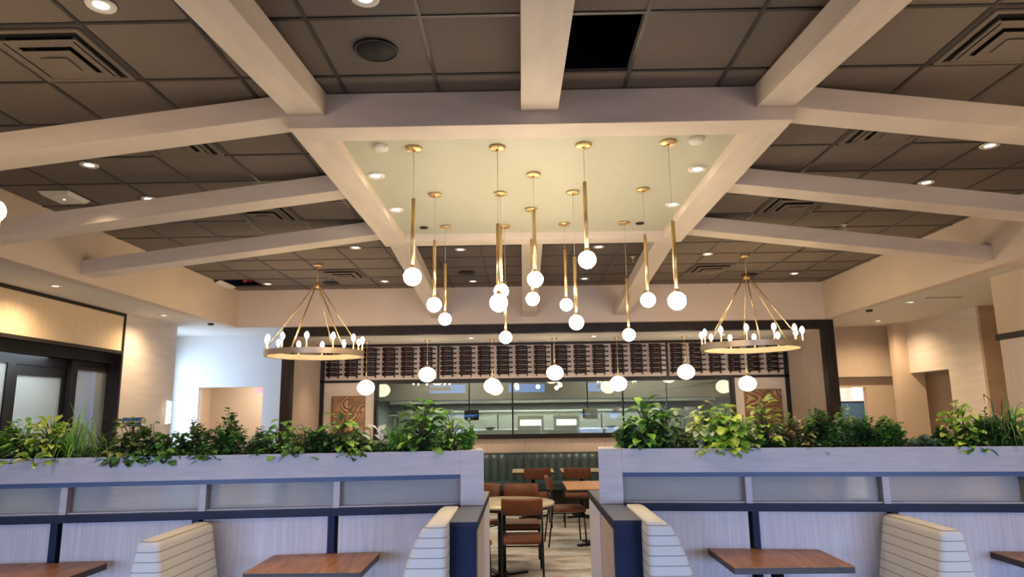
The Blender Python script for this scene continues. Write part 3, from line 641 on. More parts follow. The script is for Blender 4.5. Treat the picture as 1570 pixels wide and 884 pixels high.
# ------------------------------------------------------------------ wine wall
bay = [(-3.79, -1.60), (-1.60, 0.585), (0.585, 2.78), (2.78, 5.0)]
names = ['leftmost', 'second', 'third', 'rightmost']
ordn = ['first', 'second', 'third', 'fourth', 'fifth', 'sixth']
bot0 = None
def bottle_mesh():
    t = MB(); pr = [(1e-6, 0.004), (0.030, 0), (0.038, 0.006), (0.038, 0.19), (0.030, 0.215), (0.0145, 0.238), (0.0145, 0.262)]
    t.lathe(pr, (-0.15, 0, 0), 14, 'X'); t.mat(1).lathe([(0.0155, 0.262), (0.0158, 0.30), (0.0175, 0.302), (0.0175, 0.308), (1e-6, 0.309)], (-0.15, 0, 0), 12, 'X')
    t.mat(2).lathe([(0.0386, 0.05), (0.0386, 0.14)], (-0.15, 0, 0), 14, 'X')
    return t
for b, (xa, xb) in enumerate(bay):
    rk = thing('wine_rack', ((xa+xb)/2, YB-0.03, 2.345), '%s bay of the wall-mounted wine rack above the kitchen window' % names[b].capitalize(), 'wine rack', 'wine rack bays')
    B(xa+0.02, xb-0.02, YB-0.028, YB-0.003, 2.35, 2.98).build('backboard', M['rackboard'], rk)
    if b: B(xa-0.02, xa+0.02, YB-0.06, YB-0.002, 2.35, 2.98).build('divider', M['espresso'], rk)
    for c in range(6):
        cx = xa+0.02+(c+0.5)*(xb-xa-0.04)/6
        for dx in (-0.105, 0.075):
            t = MB().box(cx+dx-0.011, cx+dx+0.011, YB-0.045, YB-0.028, 2.385, 2.955)
            for r in range(6):
                z = 2.925-r*0.0935
                t.box(cx+dx-0.011, cx+dx+0.011, YB-0.135, YB-0.045, z-0.048, z-0.040)
            t.build('peg_rail', M['blackmetal'], rk)
        for r in range(6):
            z = 2.925-r*0.0935
            if bot0 is None:
                bot0 = bottle_mesh().build('wine_bottle', [M['bottle'], M['foil'], M['foil']], None, local=True); o = bot0
                o['category'] = 'wine bottle'; o['group'] = 'wine bottles on the wall rack'
            else:
                o = bot0.copy(); C.objects.link(o)
            o.location = (cx, YB-0.09, z)
            o['label'] = 'dark wine bottle lying %s from the top, column %s of the %s rack bay' % (ordn[r], ordn[c], names[b])

# carved wood panels
def carved(x0, x1, z0, z1, label, seed):
    R = random.Random(seed); n = 70; m = 84; vs = []; fs = []
    for j in range(m+1):
        for i in range(n+1):
            u, v = i/n, j/m; cx = (u > 0.5); cz = (v > 0.55)
            uu, vv = (u*2) % 1, (v/0.55) % 1 if not cz else (v-0.55)/0.45
            k = seed+cx*2+cz*5
            d = math.sin(15*((uu if (cx ^ cz) else vv)*2.2+0.55*math.sin(3.1*uu+k)+0.4*math.cos(4.7*vv+k*1.7)))
            e = min(1, 12*min(u, 1-u, v, 1-v, abs(u-0.5)*2+0.02, abs(v-0.55)*2+0.02))
            vs.append((x0+(x1-x0)*u, YB-0.03-0.035*e*(0.5+0.5*d), z0+(z1-z0)*v))
    W = n+1
    deep = []; high = []
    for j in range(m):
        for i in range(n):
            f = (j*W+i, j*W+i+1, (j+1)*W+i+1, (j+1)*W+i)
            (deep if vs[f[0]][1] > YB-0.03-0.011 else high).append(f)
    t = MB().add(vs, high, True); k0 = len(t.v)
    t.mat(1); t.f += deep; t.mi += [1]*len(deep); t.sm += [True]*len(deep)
    t.mat(0).box(x0, x1, YB-0.03, YB-0.001, z0, z1)
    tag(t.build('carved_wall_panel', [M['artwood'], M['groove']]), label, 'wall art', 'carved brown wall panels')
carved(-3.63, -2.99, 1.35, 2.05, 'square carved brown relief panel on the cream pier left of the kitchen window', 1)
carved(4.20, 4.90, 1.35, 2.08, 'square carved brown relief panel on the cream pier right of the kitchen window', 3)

# ------------------------------------------------------------------ kitchen contents
hd = thing('exhaust_hood', (0.6, 15.8, 1.95), 'long stainless exhaust hood across the kitchen behind glass', 'exhaust hood')
MB().hexa([(-2.9, 15.2, 1.93), (4.2, 15.2, 1.93), (4.2, 16.6, 1.93), (-2.9, 16.6, 1.93), (-2.9, 15.5, 2.35), (4.2, 15.5, 2.35), (4.2, 16.6, 2.35), (-2.9, 16.6, 2.35)]).build('hood_canopy', M['steel'], hd)
B(-2.9, 4.2, 15.15, 15.2, 1.91, 1.98).build('hood_rim', M['steel'], hd)
area('kitchen_light', (-1.2, 14.2, 2.75), (-1.2, 14.3, 0), 2.4, 0.5, 38, (0.98, 1.0, 0.93))
area('kitchen_light', (2.4, 14.2, 2.75), (2.4, 14.3, 0), 2.4, 0.5, 38, (0.98, 1.0, 0.93))
area('kitchen_light', (0.6, 15.9, 1.9), (0.6, 15.9, 0), 6.0, 0.6, 75, (0.98, 1.0, 0.93))
cn = thing('pass_counter', (0.6, 14.0, 0), 'long stainless pass counter with overshelf behind the kitchen glass', 'counter')
B(-2.7, 4.0, 13.7, 14.3, 1.33, 1.37).build('countertop', M['steel'], cn, bevel=0.005)
B(-2.65, 3.95, 13.75, 14.25, 0, 1.33).build('cabinet_body', M['steel'], cn)
B(-2.7, 4.0, 14.0, 14.3, 1.66, 1.69).build('overshelf', M['steel'], cn)
for x in (-2.6, -0.5, 0.75, 1.6, 3.9): MB().tube([(x, 14.15, 1.37), (x, 14.15, 1.66)], 0.014).build('shelf_post', M['steel'], cn)
bc = thing('back_counter', (0.6, 16.6, 0), 'stainless cooking line along the far kitchen wall', 'counter')
B(-3.0, 4.3, 16.2, 16.95, 0.0, 1.25).build('cooking_range', M['steel'], bc)
B(-3.0, 4.3, 16.6, 16.95, 1.72, 1.76).build('wall_shelf', M['steel'], bc)
B(-3.0, 4.3, 16.9, 16.98, 1.25, 1.72).build('splashback', M['steel'], bc)
for x0, x1, l in ((-0.10, 0.42, 'boxy stainless oven with glowing white opening on the pass, left of the monitor'), (0.62, 1.12, 'boxy stainless warmer on the pass, just left of the grey monitor')):
    e = thing('countertop_oven', ((x0+x1)/2, 13.95, 1.37), l, 'oven', 'countertop ovens on the pass')
    MB().box(x0, x1, 13.8, 14.2, 1.37, 1.44).box(x0, x0+0.05, 13.8, 14.2, 1.44, 1.56).box(x1-0.05, x1, 13.8, 14.2, 1.44, 1.56).box(x0, x1, 13.8, 14.2, 1.56, 1.64).build('housing', M['steel'], e)
    B(x0+0.05, x1-0.05, 14.1, 14.19, 1.44, 1.56).build('lit_opening', M['warmlit'], e)
def kmon(x, z, label, mat):
    m = thing('kitchen_monitor', (x, 13.85, z-0.15), label, 'monitor')
    B(x-0.13, x+0.13, 13.83, 13.88, z-0.10, z+0.10).build('screen_housing', mat, m, bevel=0.006)
    MB().tube([(x-0.06, 13.86, z+0.1), (x-0.06, 13.86, 2.78)], 0.012).build('ceiling_pole', M['blackmetal'], m)
    MB().box(x-0.16, x-0.13, 13.84, 13.88, z-0.08, z+0.09).build('side_bracket', M['blackmetal'], m)
kmon(-1.0, 1.66, 'black monitor hung in the kitchen left of centre', M['blackmetal'])
kmon(1.36, 1.66, 'grey monitor hung on a pole in the middle of the kitchen pass', M['white'])
hl = thing('heat_lamp', (2.93, 14.1, 1.72), 'black cone heat lamp hanging over the right of the pass', 'lamp')
MB().lathe([(0.12, 0), (0.11, 0.02), (0.04, 0.09), (0.03, 0.13), (0.02, 0.14)], (2.93, 14.1, 1.72), 20).build('lamp_shade', M['blackmetal'], hl)
MB().tube([(2.93, 14.1, 1.85), (2.93, 14.1, 2.78)], 0.008).build('cord', M['blackmetal'], hl)
pos = [(-2.35, 'far left end'), (-1.9, 'left, beside the first stack'), (-1.5, 'left of the black monitor'), (1.9, 'right of the grey monitor'), (2.25, 'second right of the grey monitor'), (2.55, 'left of the heat lamp'), (3.4, 'right end')]
for x, l in pos:
    s = thing('plate_stack', (x, 14.15, 1.69), 'stack of white plates on the kitchen overshelf, %s' % l, 'plates', 'plate stacks on the pass')
    for k in range(5): MB().lathe([(0.06, k*0.016), (0.11, k*0.016+0.012), (0.11, k*0.016+0.015), (0.06, k*0.016+0.006)], (x, 14.15, 1.69), 20).build('plate', M['plate'], s)
for k, x in enumerate((-2.2, -1.75, -1.3, -0.65, 1.75, 2.2, 2.6, 3.3)):
    tag(MB().lathe([(0.05, 0), (0.12, 0.05), (0.125, 0.055), (0.115, 0.055), (0.045, 0.008)], (x, 13.9, 1.37), 20).build('serving_bowl', M['plate']), 'white bowl on the pass counter, %s from the left' % ('first', 'second', 'third', 'fourth', 'fifth', 'sixth', 'seventh', 'last')[k], 'bowl', 'bowls on the pass counter')

# ------------------------------------------------------------------ banquette and dining furniture
bq = thing('banquette', (0.6, 12.85, 0), 'dark green channel-tufted banquette along the back wall', 'banquette')
x = -3.8; t = MB(); nw = 0.152
while x < 5.0:
    vs = []; fs = []; n = 8
    for z, dep in ((0.46, 0.16), (0.8, 0.12), (0.93, 0.09), (0.965, 0.05)):
        for k in range(n+1):
            a = PI*k/n; vs.append((x+nw*(k/n), 13.19-dep-0.028*math.sin(a)**0.6 if z < 0.96 else 13.17, z))
    for j in range(3):
        for k in range(n): fs.append((j*(n+1)+k, j*(n+1)+k+1, (j+1)*(n+1)+k+1, (j+1)*(n+1)+k))
    t.add(vs, fs, True); x += nw
t.box(-3.8, 5.0, 13.10, 13.195, 0.3, 0.955)
t.build('backrest', M['greenleather'], bq)
B(-3.8, 5.0, 12.62, 13.1, 0.33, 0.47).build('seat', M['greenleather'], bq, bevel=0.03)
B(-3.8, 5.0, 12.70, 13.15, 0.0, 0.33).build('base', M['espresso'], bq)

def chair0(label):
    c = thing('dining_chair', (0, 0, 0), label, 'chair', 'leather dining chairs')
    # faces -y is the back; seat extends +y
    n = 10; vs = []; fs = []
    for z, off in ((0.70, 0.0), (0.72, -0.004), (0.845, -0.025), (0.865, -0.028)):
        th = 0.004 if z in (0.70, 0.865) else 0.016
        for s in (-1, 1):
            for k in range(n+1):
                u = -1+2*k/n; vs.append((0.205*u, -0.20+off-0.045*(1-u*u)+s*th, z))
    W = n+1
    for j in range(3):
        for s in range(2):
            for k in range(n):
                a = (2*j+s)*W+k; b = (2*j+2+s)*W+k; fs.append((a, a+1, b+1, b))
        for k in (0, n): a = 2*j*W+k; fs.append((a, a+W, a+3*W, a+2*W))
    for j in (0, 3):
        for k in range(n): a = 2*j*W+k; fs.append((a, a+1, a+W+1, a+W))
    MB().add(vs, fs, True).build('backrest', M['leather'], c, local=True)
    MB().hexa([(-0.21, -0.2, 0.42), (0.21, -0.2, 0.42), (0.22, 0.23, 0.42), (-0.22, 0.23, 0.42), (-0.20, -0.19, 0.475), (0.20, -0.19, 0.475), (0.215, 0.225, 0.475), (-0.215, 0.225, 0.475)]).build('seat', M['leather'], c, local=True, bevel=0.018)
    for s in (-1, 1):
        MB().tube([(s*0.205, -0.27, 0), (s*0.20, -0.21, 0.43), (s*0.195, -0.222, 0.84)], 0.0105, 8).build('leg', M['blackmetal'], c, local=True)
        MB().tube([(s*0.215, 0.22, 0), (s*0.205, 0.20, 0.43)], 0.0105, 8).build('leg', M['blackmetal'], c, local=True)
    MB().tube([(-0.205, -0.21, 0.41), (0.205, -0.21, 0.41), (0.205, 0.2, 0.41), (-0.205, 0.2, 0.41), (-0.205, -0.21, 0.41)], 0.009, 6).build('seat_frame', M['blackmetal'], c, local=True)
    return c
ch = chair0('leather dining chair tucked under the near side of the round table, back to the viewer')
ch.location = (-0.02, 7.27, 0)
for x, y, a, l in ((-0.03, 8.22, PI, 'cognac leather dining chair on the far side of the round table, facing it'),
                   (0.20, 10.98, 0.05, 'cognac leather dining chair at the banquette table, left of the pair'),
                   (0.83, 10.98, -0.05, 'cognac leather dining chair at the banquette table, right of the pair'),
                   (0.56, 9.45, -PI/2+0.1, 'cognac leather dining chair side-on at the left of the rectangular wooden table'),
                   (-0.58, 8.35, PI*0.8, 'leather dining chair at the left, half hidden behind the left partition end'),
                   (-0.62, 7.15, -PI/2+0.5, 'dark leather chair left of the round table, mostly behind the low wall')):
    dup(ch, (x, y, 0), l, a)
def pedestal(t, x, y, h, r=0.04, s=0.28):
    MB().tube([(x, y, 0.04), (x, y, h)], r, 14).build('pedestal', M['blackmetal'], t)
    m = MB()
    for a in (0.5, 0.5+PI/2):
        dx, dy = math.cos(a)*s, math.sin(a)*s; nx, ny = -math.sin(a)*0.03, math.cos(a)*0.03
        m.hexa([(x-dx-nx, y-dy-ny, 0.002), (x+dx-nx, y+dy-ny, 0.002), (x+dx+nx, y+dy+ny, 0.002), (x-dx+nx, y-dy+ny, 0.002),
                (x-dx-nx, y-dy-ny, 0.025), (x+dx-nx, y+dy-ny, 0.025), (x+dx+nx, y+dy+ny, 0.025), (x-dx+nx, y-dy+ny, 0.025)])
    m.lathe([(0.09, 0.025), (0.05, 0.05)], (x, y, 0), 16)
    m.build('base', M['blackmetal'], t)
rtb = thing('round_table', (-0.17, 7.68, 0), 'round pale-topped table just beyond the gap in the partition', 'table')
MB().lathe([(0.475, 0.725), (0.498, 0.73), (0.502, 0.745), (0.498, 0.755), (1e-6, 0.7551)], (-0.17, 7.68, 0), 48).build('tabletop', M['laminate'], rtb)
MB().lathe([(0.47, 0.700), (0.485, 0.7245), (1e-6, 0.7246)], (-0.17, 7.68, 0), 40).build('table_edge', M['tableedge'], rtb)
pedestal(rtb, -0.24, 7.68, 0.70, 0.045, 0.3)
def rect_table(x0, x1, y0, y1, label, mat, z=0.75, edge=True, ped=True, px=None):
    t = thing('dining_table', ((x0+x1)/2, (y0+y1)/2, 0), label, 'table')
    B(x0, x1, y0, y1, z-0.008, z).build('tabletop', mat, t, bevel=0.002)
    B(x0+0.001, x1-0.001, y0+0.001, y1-0.001, z-0.04, z-0.0085).build('table_edge', M['tableedge'], t)
    pedestal(t, px or (x0+x1)/2, (y0+y1)/2, z-0.04, 0.035, 0.26)
    return t
rect_table(0.54, 1.30, 8.85, 9.9, 'rectangular honey wood table beyond the gap, at its right side', M['oak'])
rect_table(-0.18, 0.50, 11.42, 12.1, 'pale banquette table behind the left far chair', M['laminate'])
rect_table(0.62, 1.30, 11.42, 12.1, 'pale banquette table behind the right far chair', M['laminate'])

# ------------------------------------------------------------------ booth tables and benches
def booth_table(x0, x1, y0, y1, label):
    t = thing('booth_table', ((x0+x1)/2, (y0+y1)/2, 0), label, 'table', 'wooden booth tables')
    z = 0.76
    B(x0, x1, y0, y1, z-0.007, z).build('tabletop', M['tabletop'], t, bevel=0.002)
    B(x0+0.001, x1-0.001, y0+0.001, y1-0.001, z-0.042, z-0.0075).build('table_edge', M['tableedge'], t)
    B(x0+0.08, x1-0.08, y0+0.12, y1-0.1, z-0.06, z-0.043).build('mounting_plate', M['blackmetal'], t)
    pedestal(t, (x0+x1)/2, (y0+y1)/2, z-0.06, 0.04, 0.25)
booth_table(1.27, 2.00, 4.41, 5.03, 'walnut booth table below the right planter, between its two benches')
booth_table(-1.72, -1.00, 4.39, 4.97, 'walnut booth table below the left planter, between its two benches')
booth_table(-3.52, -2.76, 4.18, 4.74, 'walnut booth table at the bottom left corner of the view')
booth_table(3.07, 3.80, 4.30, 4.80, 'walnut booth table at the bottom right corner of the view')
def bench(xc, y0, y1, ztop, label, sides=(-1, 1), wall_x=None):
    t = thing('booth_bench', (xc, (y0+y1)/2, 0), label, 'booth bench', 'cream ribbed booth benches')
    L = []; z = 0.30
    levels = []
    while z < ztop-0.03: levels.append(z); z += 0.01375
    levels += [ztop-0.025, ztop-0.012, ztop-0.003, ztop]
    vs = []; ring = 32
    for z in levels:
        k = (ztop-z)
        wl = 0.062+0.165*k+0.10*max(0, k-0.25)**2 if -1 in sides else 0.0
        wr = 0.062+0.165*k+0.10*max(0, k-0.25)**2 if 1 in sides else 0.0
        if len(sides) == 1:
            wl, wr = (wl+0.06+(0.10*(1-math.exp(-6*k))), 0.0) if -1 in sides else (0.0, wr+0.06+(0.10*(1-math.exp(-6*k))))
        sh = max(0, 1-k/0.03); r_in = 0.02*sh*sh
        q = 0.0016*abs(math.sin(PI*z/0.055))
        a0 = xc-wl-(q if wl else 0)+(r_in if wl else 0); a1 = xc+wr+(q if wr else 0)-(r_in if wr else 0)
        b0 = y0-0.03*k-q+r_in; b1 = y1-r_in
        rr = 0.035
        for (cx, cy, st) in ((a1-rr, b1-rr, 0), (a0+rr, b1-rr, PI/2), (a0+rr, b0+rr, PI), (a1-rr, b0+rr, 3*PI/2)):
            for m in range(8):
                an = st+PI/2*m/7; vs.append((cx+rr*math.cos(an), cy+rr*math.sin(an), z))
    fs = [(i*32+k, i*32+(k+1) % 32, (i+1)*32+(k+1) % 32, (i+1)*32+k) for i in range(len(levels)-1) for k in range(32)]
    fs += [tuple(range(32))[::-1], tuple((len(levels)-1)*32+k for k in range(32))]
    MB().add(vs, fs, True).build('backrest', M['fabric'], t)
    for s in sides:
        a, b = (xc+s*0.22, xc+s*0.52) if len(sides) == 2 else (xc+s*0.27, xc+s*0.55)
        B(min(a, b), max(a, b), y0-0.02, y1, 0.31, 0.46).build('seat_cushion', M['fabric'], t, bevel=0.03)
    a = min(xc+0.0 if s == 1 else xc-0.5 for s in sides) if len(sides) == 1 else xc-0.5
    b = max(xc+0.5 if s == 1 else xc for s in sides) if len(sides) == 1 else xc+0.5
    B(a+0.02, b-0.02, y0, y1, 0.0, 0.305).build('base', M['navy'], t)
bench(-2.17, 4.10, 4.83, 1.0, 'back-to-back cream ribbed booth bench between the two left tables')
bench(2.475, 4.18, 4.86, 1.0, 'back-to-back cream ribbed booth bench between the two right tables')
bench(-0.452, 4.14, 4.98, 1.065, 'cream ribbed booth bench against the left end wall by the gap', (-1,))
bench(0.709, 4.14, 4.98, 1.065, 'cream ribbed booth bench against the right end wall by the gap', (1,))

# ------------------------------------------------------------------ end walls (low walls) and planter partitions
def end_wall(x0, x1, label, inner):
    t = thing('low_end_wall', ((x0+x1)/2, 5.1, 0), label, 'low wall', 'navy capped low end walls')
    y0, y1 = 4.33, 5.98
    B(x0+0.008, x1-0.008, y0+0.01, y1-0.01, 0, 1.02).build('wall_body', M['navy'], t)
    o = B(x0-0.004, x1+0.004, y0, y1, 1.02, 1.05).build('cap', [M['navydark']], t, bevel=0.003)
    B(x0+0.004, x1-0.004, y0+0.006, y1-0.006, 1.0501, 1.0515).build('cap_top', M['captop'], t)
    xs_ = x1-0.008 if inner > 0 else x0+0.008
    a, b = (xs_, xs_+0.006) if inner > 0 else (xs_-0.006, xs_)
    for ya, yb in ((4.42, 5.07), (5.13, 5.93)):
        B(a, b, ya, yb, 0.05, 0.985).build('side_panel', M['reveal'] if ya < 5 else M['panel'], t)
end_wall(-0.452, -0.284, 'dark low end wall with slate cap at the left of the gap', 1)
end_wall(0.541, 0.709, 'dark low end wall with slate cap at the right of the gap', -1)

ANG = math.radians(6.4)
def partition(sgn, ox, label):
    t = thing('planter_partition', (ox, 5.08, 0), label, 'partition', 'planter topped booth partitions', rz=-sgn*ANG)
    def bx(a, b, y0, y1, z0, z1, name, mat, bev=0.0, par=None):
        x0, x1 = sorted((sgn*a, sgn*b)); return B(x0, x1, y0, y1, z0, z1).build(name, mat, par or t, local=True, bevel=bev)
    Ln = 4.9
    bx(0.0, 0.168, 0.0, 0.36, 1.053, 1.435, 'end_post', M['fascia'], 0.002)
    # planter trough
    m = MB()
    def b2(a, b, y0, y1, z0, z1): x0, x1 = sorted((sgn*a, sgn*b)); m.box(x0, x1, y0, y1, z0, z1)
    b2(0.169, Ln, 0.0, 0.02, 1.27, 1.435); b2(0.169, Ln, 0.34, 0.36, 1.27, 1.435); b2(0.169, 0.189, 0.02, 0.34, 1.27, 1.435); b2(Ln-0.02, Ln, 0.02, 0.34, 1.27, 1.435); b2(0.189, Ln-0.02, 0.02, 0.34, 1.27, 1.30)
    m.build('planter_trough', M['fascia'], t, local=True)
    so = bx(0.19, Ln-0.021, 0.021, 0.339, 1.301, 1.415, 'planting_soil', M['soil'])
    bx(0.169, Ln, 0.02, 0.34, 1.237, 1.269, 'upper_rail', M['navytrim'])
    bx(0.169, Ln, -0.012, 0.34, 1.008, 1.056, 'lower_rail', M['navydark'])
    ps = [0.169, 1.04, 1.95, 2.86, 3.77, Ln]
    for i in range(5):
        a = ps[i]+(0.0225 if i else 0); b = ps[i+1]-(0.0225 if i < 4 else 0)
        bx(a, b, 0.10, 0.108, 1.056, 1.237, 'reeded_glass', M['reeded'])
        bx(a, b, 0.05, 0.10, 1.056, 1.066, 'glass_bead', M['fascia'])
        bx(a, b, 0.01, 0.33, 0.0, 1.008, 'grasscloth_panel', M['panel'])
    for i in range(1, 5):
        bx(ps[i]-0.022, ps[i]+0.022, 0.03, 0.33, 1.056, 1.237, 'mullion', M['fascia'])
        bx(ps[i]-0.0225+0.025, ps[i]+0.0225+0.025, -0.006, 0.33, 0.0, 1.008, 'upright', M['navy'])
    return t
partition(-1, -0.284, 'left half of the booth partition, reeded glass strip under a planted trough')
partition(1, 0.541, 'right half of the booth partition, reeded glass strip under a planted trough')

# small blue sign beyond the left planter, resting on a stand
s = thing('blue_sign_stand', (-4.55, 8.0, 0), 'small blue sign on a slim stand behind the left planter', 'sign')
B(-4.62, -4.40, 7.98, 8.0, 1.60, 1.70).build('sign_board', M['bluesign'], s, bevel=0.004)
MB().box(-4.59, -4.52, 7.974, 7.98, 1.645, 1.66).box(-4.50, -4.43, 7.974, 7.98, 1.645, 1.66).build('sign_markings', M['white'], s)
MB().tube([(-4.51, 8.02, 0.02), (-4.51, 8.02, 1.68)], 0.012).build('pole', M['blackmetal'], s)
MB().lathe([(0.15, 0.0), (0.15, 0.012), (0.03, 0.02)], (-4.51, 8.02, 0), 24).build('base', M['blackmetal'], s)

# ------------------------------------------------------------------ plants
LM = {
 'olive': leafmat('olive_leaf', (0.127, 0.167, 0.035), (0.329, 0.390, 0.107)),
 'dark': leafmat('dark_green_leaf', (0.030, 0.077, 0.026), (0.077, 0.178, 0.050)),
 'mid': leafmat('mid_green_leaf', (0.077, 0.208, 0.042), (0.188, 0.451, 0.086)),
 'bright': leafmat('bright_green_leaf', (0.167, 0.410, 0.046), (0.304, 0.574, 0.079)),
 'lime': leafmat('lime_leaf', (0.334, 0.544, 0.049), (0.754, 0.850, 0.184)),
 'varieg': leafmat('variegated_leaf', (0.208, 0.451, 0.086), (0.850, 0.850, 0.514), 30, True),
 'sage': leafmat('sage_pale_leaf', (0.410, 0.512, 0.269), (0.679, 0.724, 0.454), 14),
 'dusty': leafmat('dusty_blue_green_leaf', (0.107, 0.188, 0.127), (0.269, 0.390, 0.269)),
 'red': leafmat('bronze_leaf', (0.329, 0.107, 0.066), (0.410, 0.370, 0.147), 12),
 'pale': leafmat('ivory_petal', (0.850, 0.850, 0.754), (0.850, 0.850, 0.850)),
}
def leaf(mb, p, d, L_, W_, bend=0.5, fold=0.25, shape='oval', nseg=4):
    d = Vector(d).normalized(); side = d.cross(Vector((0, 0, 1)))
    if side.length < 0.05: side = Vector((1, 0, 0))
    side.normalize(); q = Matrix.Rotation(rnd.uniform(-0.5, 0.5), 3, d); side = q @ side
    pos = Vector(p); vs = []; ang = 0
    for i in range(nseg+1):
        u = i/nseg
        if shape == 'oval': wd = math.sin(PI*min(1, u*0.94+0.06))**0.8
        elif shape == 'heart': wd = (math.sin(PI*(u**0.62))**0.7 if 0 < u < 1 else 0.0) if u > 0 else 0.35
        elif shape == 'blade': wd = (1-u)**0.6*min(1, 0.5+u*3)
        else: wd = math.sin(PI*u)
        wd = max(wd, 0.03)*W_/2
        dd = (d*math.cos(ang)+Vector((0, 0, -1))*math.sin(ang)).normalized()
        nrm = side.cross(dd).normalized()
        vs += [pos-side*wd+nrm*wd*fold, pos, pos+side*wd+nrm*wd*fold]
        pos = pos+dd*(L_/nseg); ang += bend/nseg
    fs = []
    for i in range(nseg):
        a = 3*i; fs += [(a, a+1, a+4, a+3), (a+1, a+2, a+5, a+4)]
    mb.add(vs, fs, True)
def plant(px, w_, h, kind, mats, label, dens=1.0, hang=0.0, dy=0.0, L=None):
    """px: along the trough; w_ spread, h height above the soil."""
    x = (px-801)*0.00495
    y = 5.255-0.112*(abs(x-0.13)-0.41)+dy
    base = Vector((x, y, 1.41))
    t = thing('planter_plant', base, label, 'plant', 'plants in the booth planters')
    st = MB(); lf = [MB() for _ in mats]
    def P(v): return v
    if kind == 'broad' or kind == 'heart':
        n = int(85*dens*(w_/0.25))
        for i in range(n):
            a = rnd.uniform(0, 2*PI); r = rnd.random()**0.6
            ex = base+Vector((math.cos(a)*r*w_/2, max(-0.13, min(0.15, math.sin(a)*r*w_/2)), h*(1-0.62*r*r)*rnd.uniform(0.18, 0.97)))
            b0 = base+Vector((rnd.uniform(-.3, .3)*w_/2, rnd.uniform(-.04, .04), -0.01))
            if hang and rnd.random() < hang and math.sin(a) < 0.3:
                ex.y = base.y-0.16; ex.z = base.z+rnd.uniform(-0.01, 0.06)
            mid = (b0+ex)/2+Vector((0, 0, 0.3*(ex.z-b0.z)))
            st.tube([b0, mid, ex], 0.0022, 4, False)
            ln = (L or 0.066)*rnd.uniform(0.7, 1.15)
            dr = Vector((math.cos(a)*(0.3+r), math.sin(a)*(0.3+r), rnd.uniform(-0.1, 0.9)*(1.1-r))) if kind == 'broad' else Vector((math.cos(a), math.sin(a)*0.8-0.3, rnd.uniform(-0.5, 0.35)))
            leaf(lf[rnd.randrange(len(mats))], ex, dr, ln, ln*(0.48 if kind == 'broad' else 0.85), 0.9, 0.2, 'oval' if kind == 'broad' else 'heart')
    elif kind == 'small':
        n = int(28*dens*(w_/0.25))+3
        for i in range(n):
            a = rnd.uniform(0, 2*PI); r = rnd.random()**0.5
            top = base+Vector((math.cos(a)*r*w_/2, max(-0.14, min(0.15, math.sin(a)*r*w_/2)), h*(1-0.55*r)*rnd.uniform(0.65, 1.0)))
            b0 = base+Vector((math.cos(a)*r*w_/6, math.sin(a)*0.02, -0.01)); m_ = (b0*0.5+top*0.5)+Vector((rnd.uniform(-.02, .02), 0, 0.02))
            st.tube([b0, m_, top], 0.002, 4, False)
            mi = rnd.randrange(len(mats)); k = max(6, int(h/0.016))
            for j in range(k):
                u = 0.2+0.8*(j+rnd.random())/k; p = b0.lerp(m_, u*2) if u < 0.5 else m_.lerp(top, u*2-1)
                aa = rnd.uniform(0, 2*PI); ln = (L or 0.041)*rnd.uniform(0.7, 1.2)
                leaf(lf[mi], p, (math.cos(aa), math.sin(aa), rnd.uniform(-0.2, 0.9)), ln, ln*0.55, 0.5, 0.2, 'oval', 3)
    elif kind == 'blade':
        n = int(60*dens*(w_/0.25))
        for i in range(n):
            a = rnd.uniform(0, 2*PI); r = rnd.random()
            ln = h*rnd.uniform(0.7, 1.2)
            leaf(lf[rnd.randrange(len(mats))], base+Vector((rnd.uniform(-.25, .25)*w_, rnd.uniform(-.03, .03), -0.01)), (math.cos(a)*r*1.0, math.sin(a)*r*0.5, 1.0), ln, (L or 0.013), rnd.uniform(1.6, 3.6)*max(.45, r), 0.3, 'blade', 7)
    elif kind == 'rosette':
        for (ox, oz) in ((-w_*0.28, 0.03), (0, 0.06), (w_*0.28, 0.03), (-w_*0.1, 0.02), (w_*0.15, 0.03)):
            c = base+Vector((ox, rnd.uniform(-0.09, 0.0), oz))
            st.tube([c-Vector((0, 0, oz+0.01)), c], 0.006, 5)
            for ring_, el in ((10, 0.15), (8, 0.6), (6, 1.1), (4, 1.8)):
                for j in range(ring_):
                    a = 2*PI*j/ring_+el*3; leaf(lf[0], c, (math.cos(a), math.sin(a), el), 0.055, 0.028, -0.4, 0.35, 'oval', 3)
    elif kind == 'flower':
        n = int(10*dens)
        for i in range(n):
            top = base+Vector((rnd.uniform(-.5, .5)*w_, rnd.uniform(-0.13, 0.05), rnd.uniform(0.3, 1.0)*h)); b0 = base+Vector((rnd.uniform(-.2, .2)*w_, 0, -0.01))
            st.tube([b0, (b0+top)/2+Vector((0, 0, .02)), top], 0.002, 4, False)
            leaf(lf[1], top, (rnd.uniform(-1, 1), rnd.uniform(-1, 0), 0.8), 0.06, 0.036, 0.5, 0.35, 'oval')
        for i in range(int(22*dens)):
            a = rnd.uniform(0, 2*PI); p_ = base+Vector((math.cos(a)*w_*0.35, math.sin(a)*0.08, rnd.uniform(0.0, 0.5)*h))
            st.tube([base, p_], 0.002, 4, False); leaf(lf[0], p_, (math.cos(a), math.sin(a), 0.4), 0.06, 0.028, 0.8, 0.2, 'oval')
    ob = st.build('stems', M['stem'], t)
    for k, m in enumerate(mats):
        if lf[k].v: lf[k].build('foliage', LM[m], t)
    return t
H_ = lambda top: (697-top)*0.0058
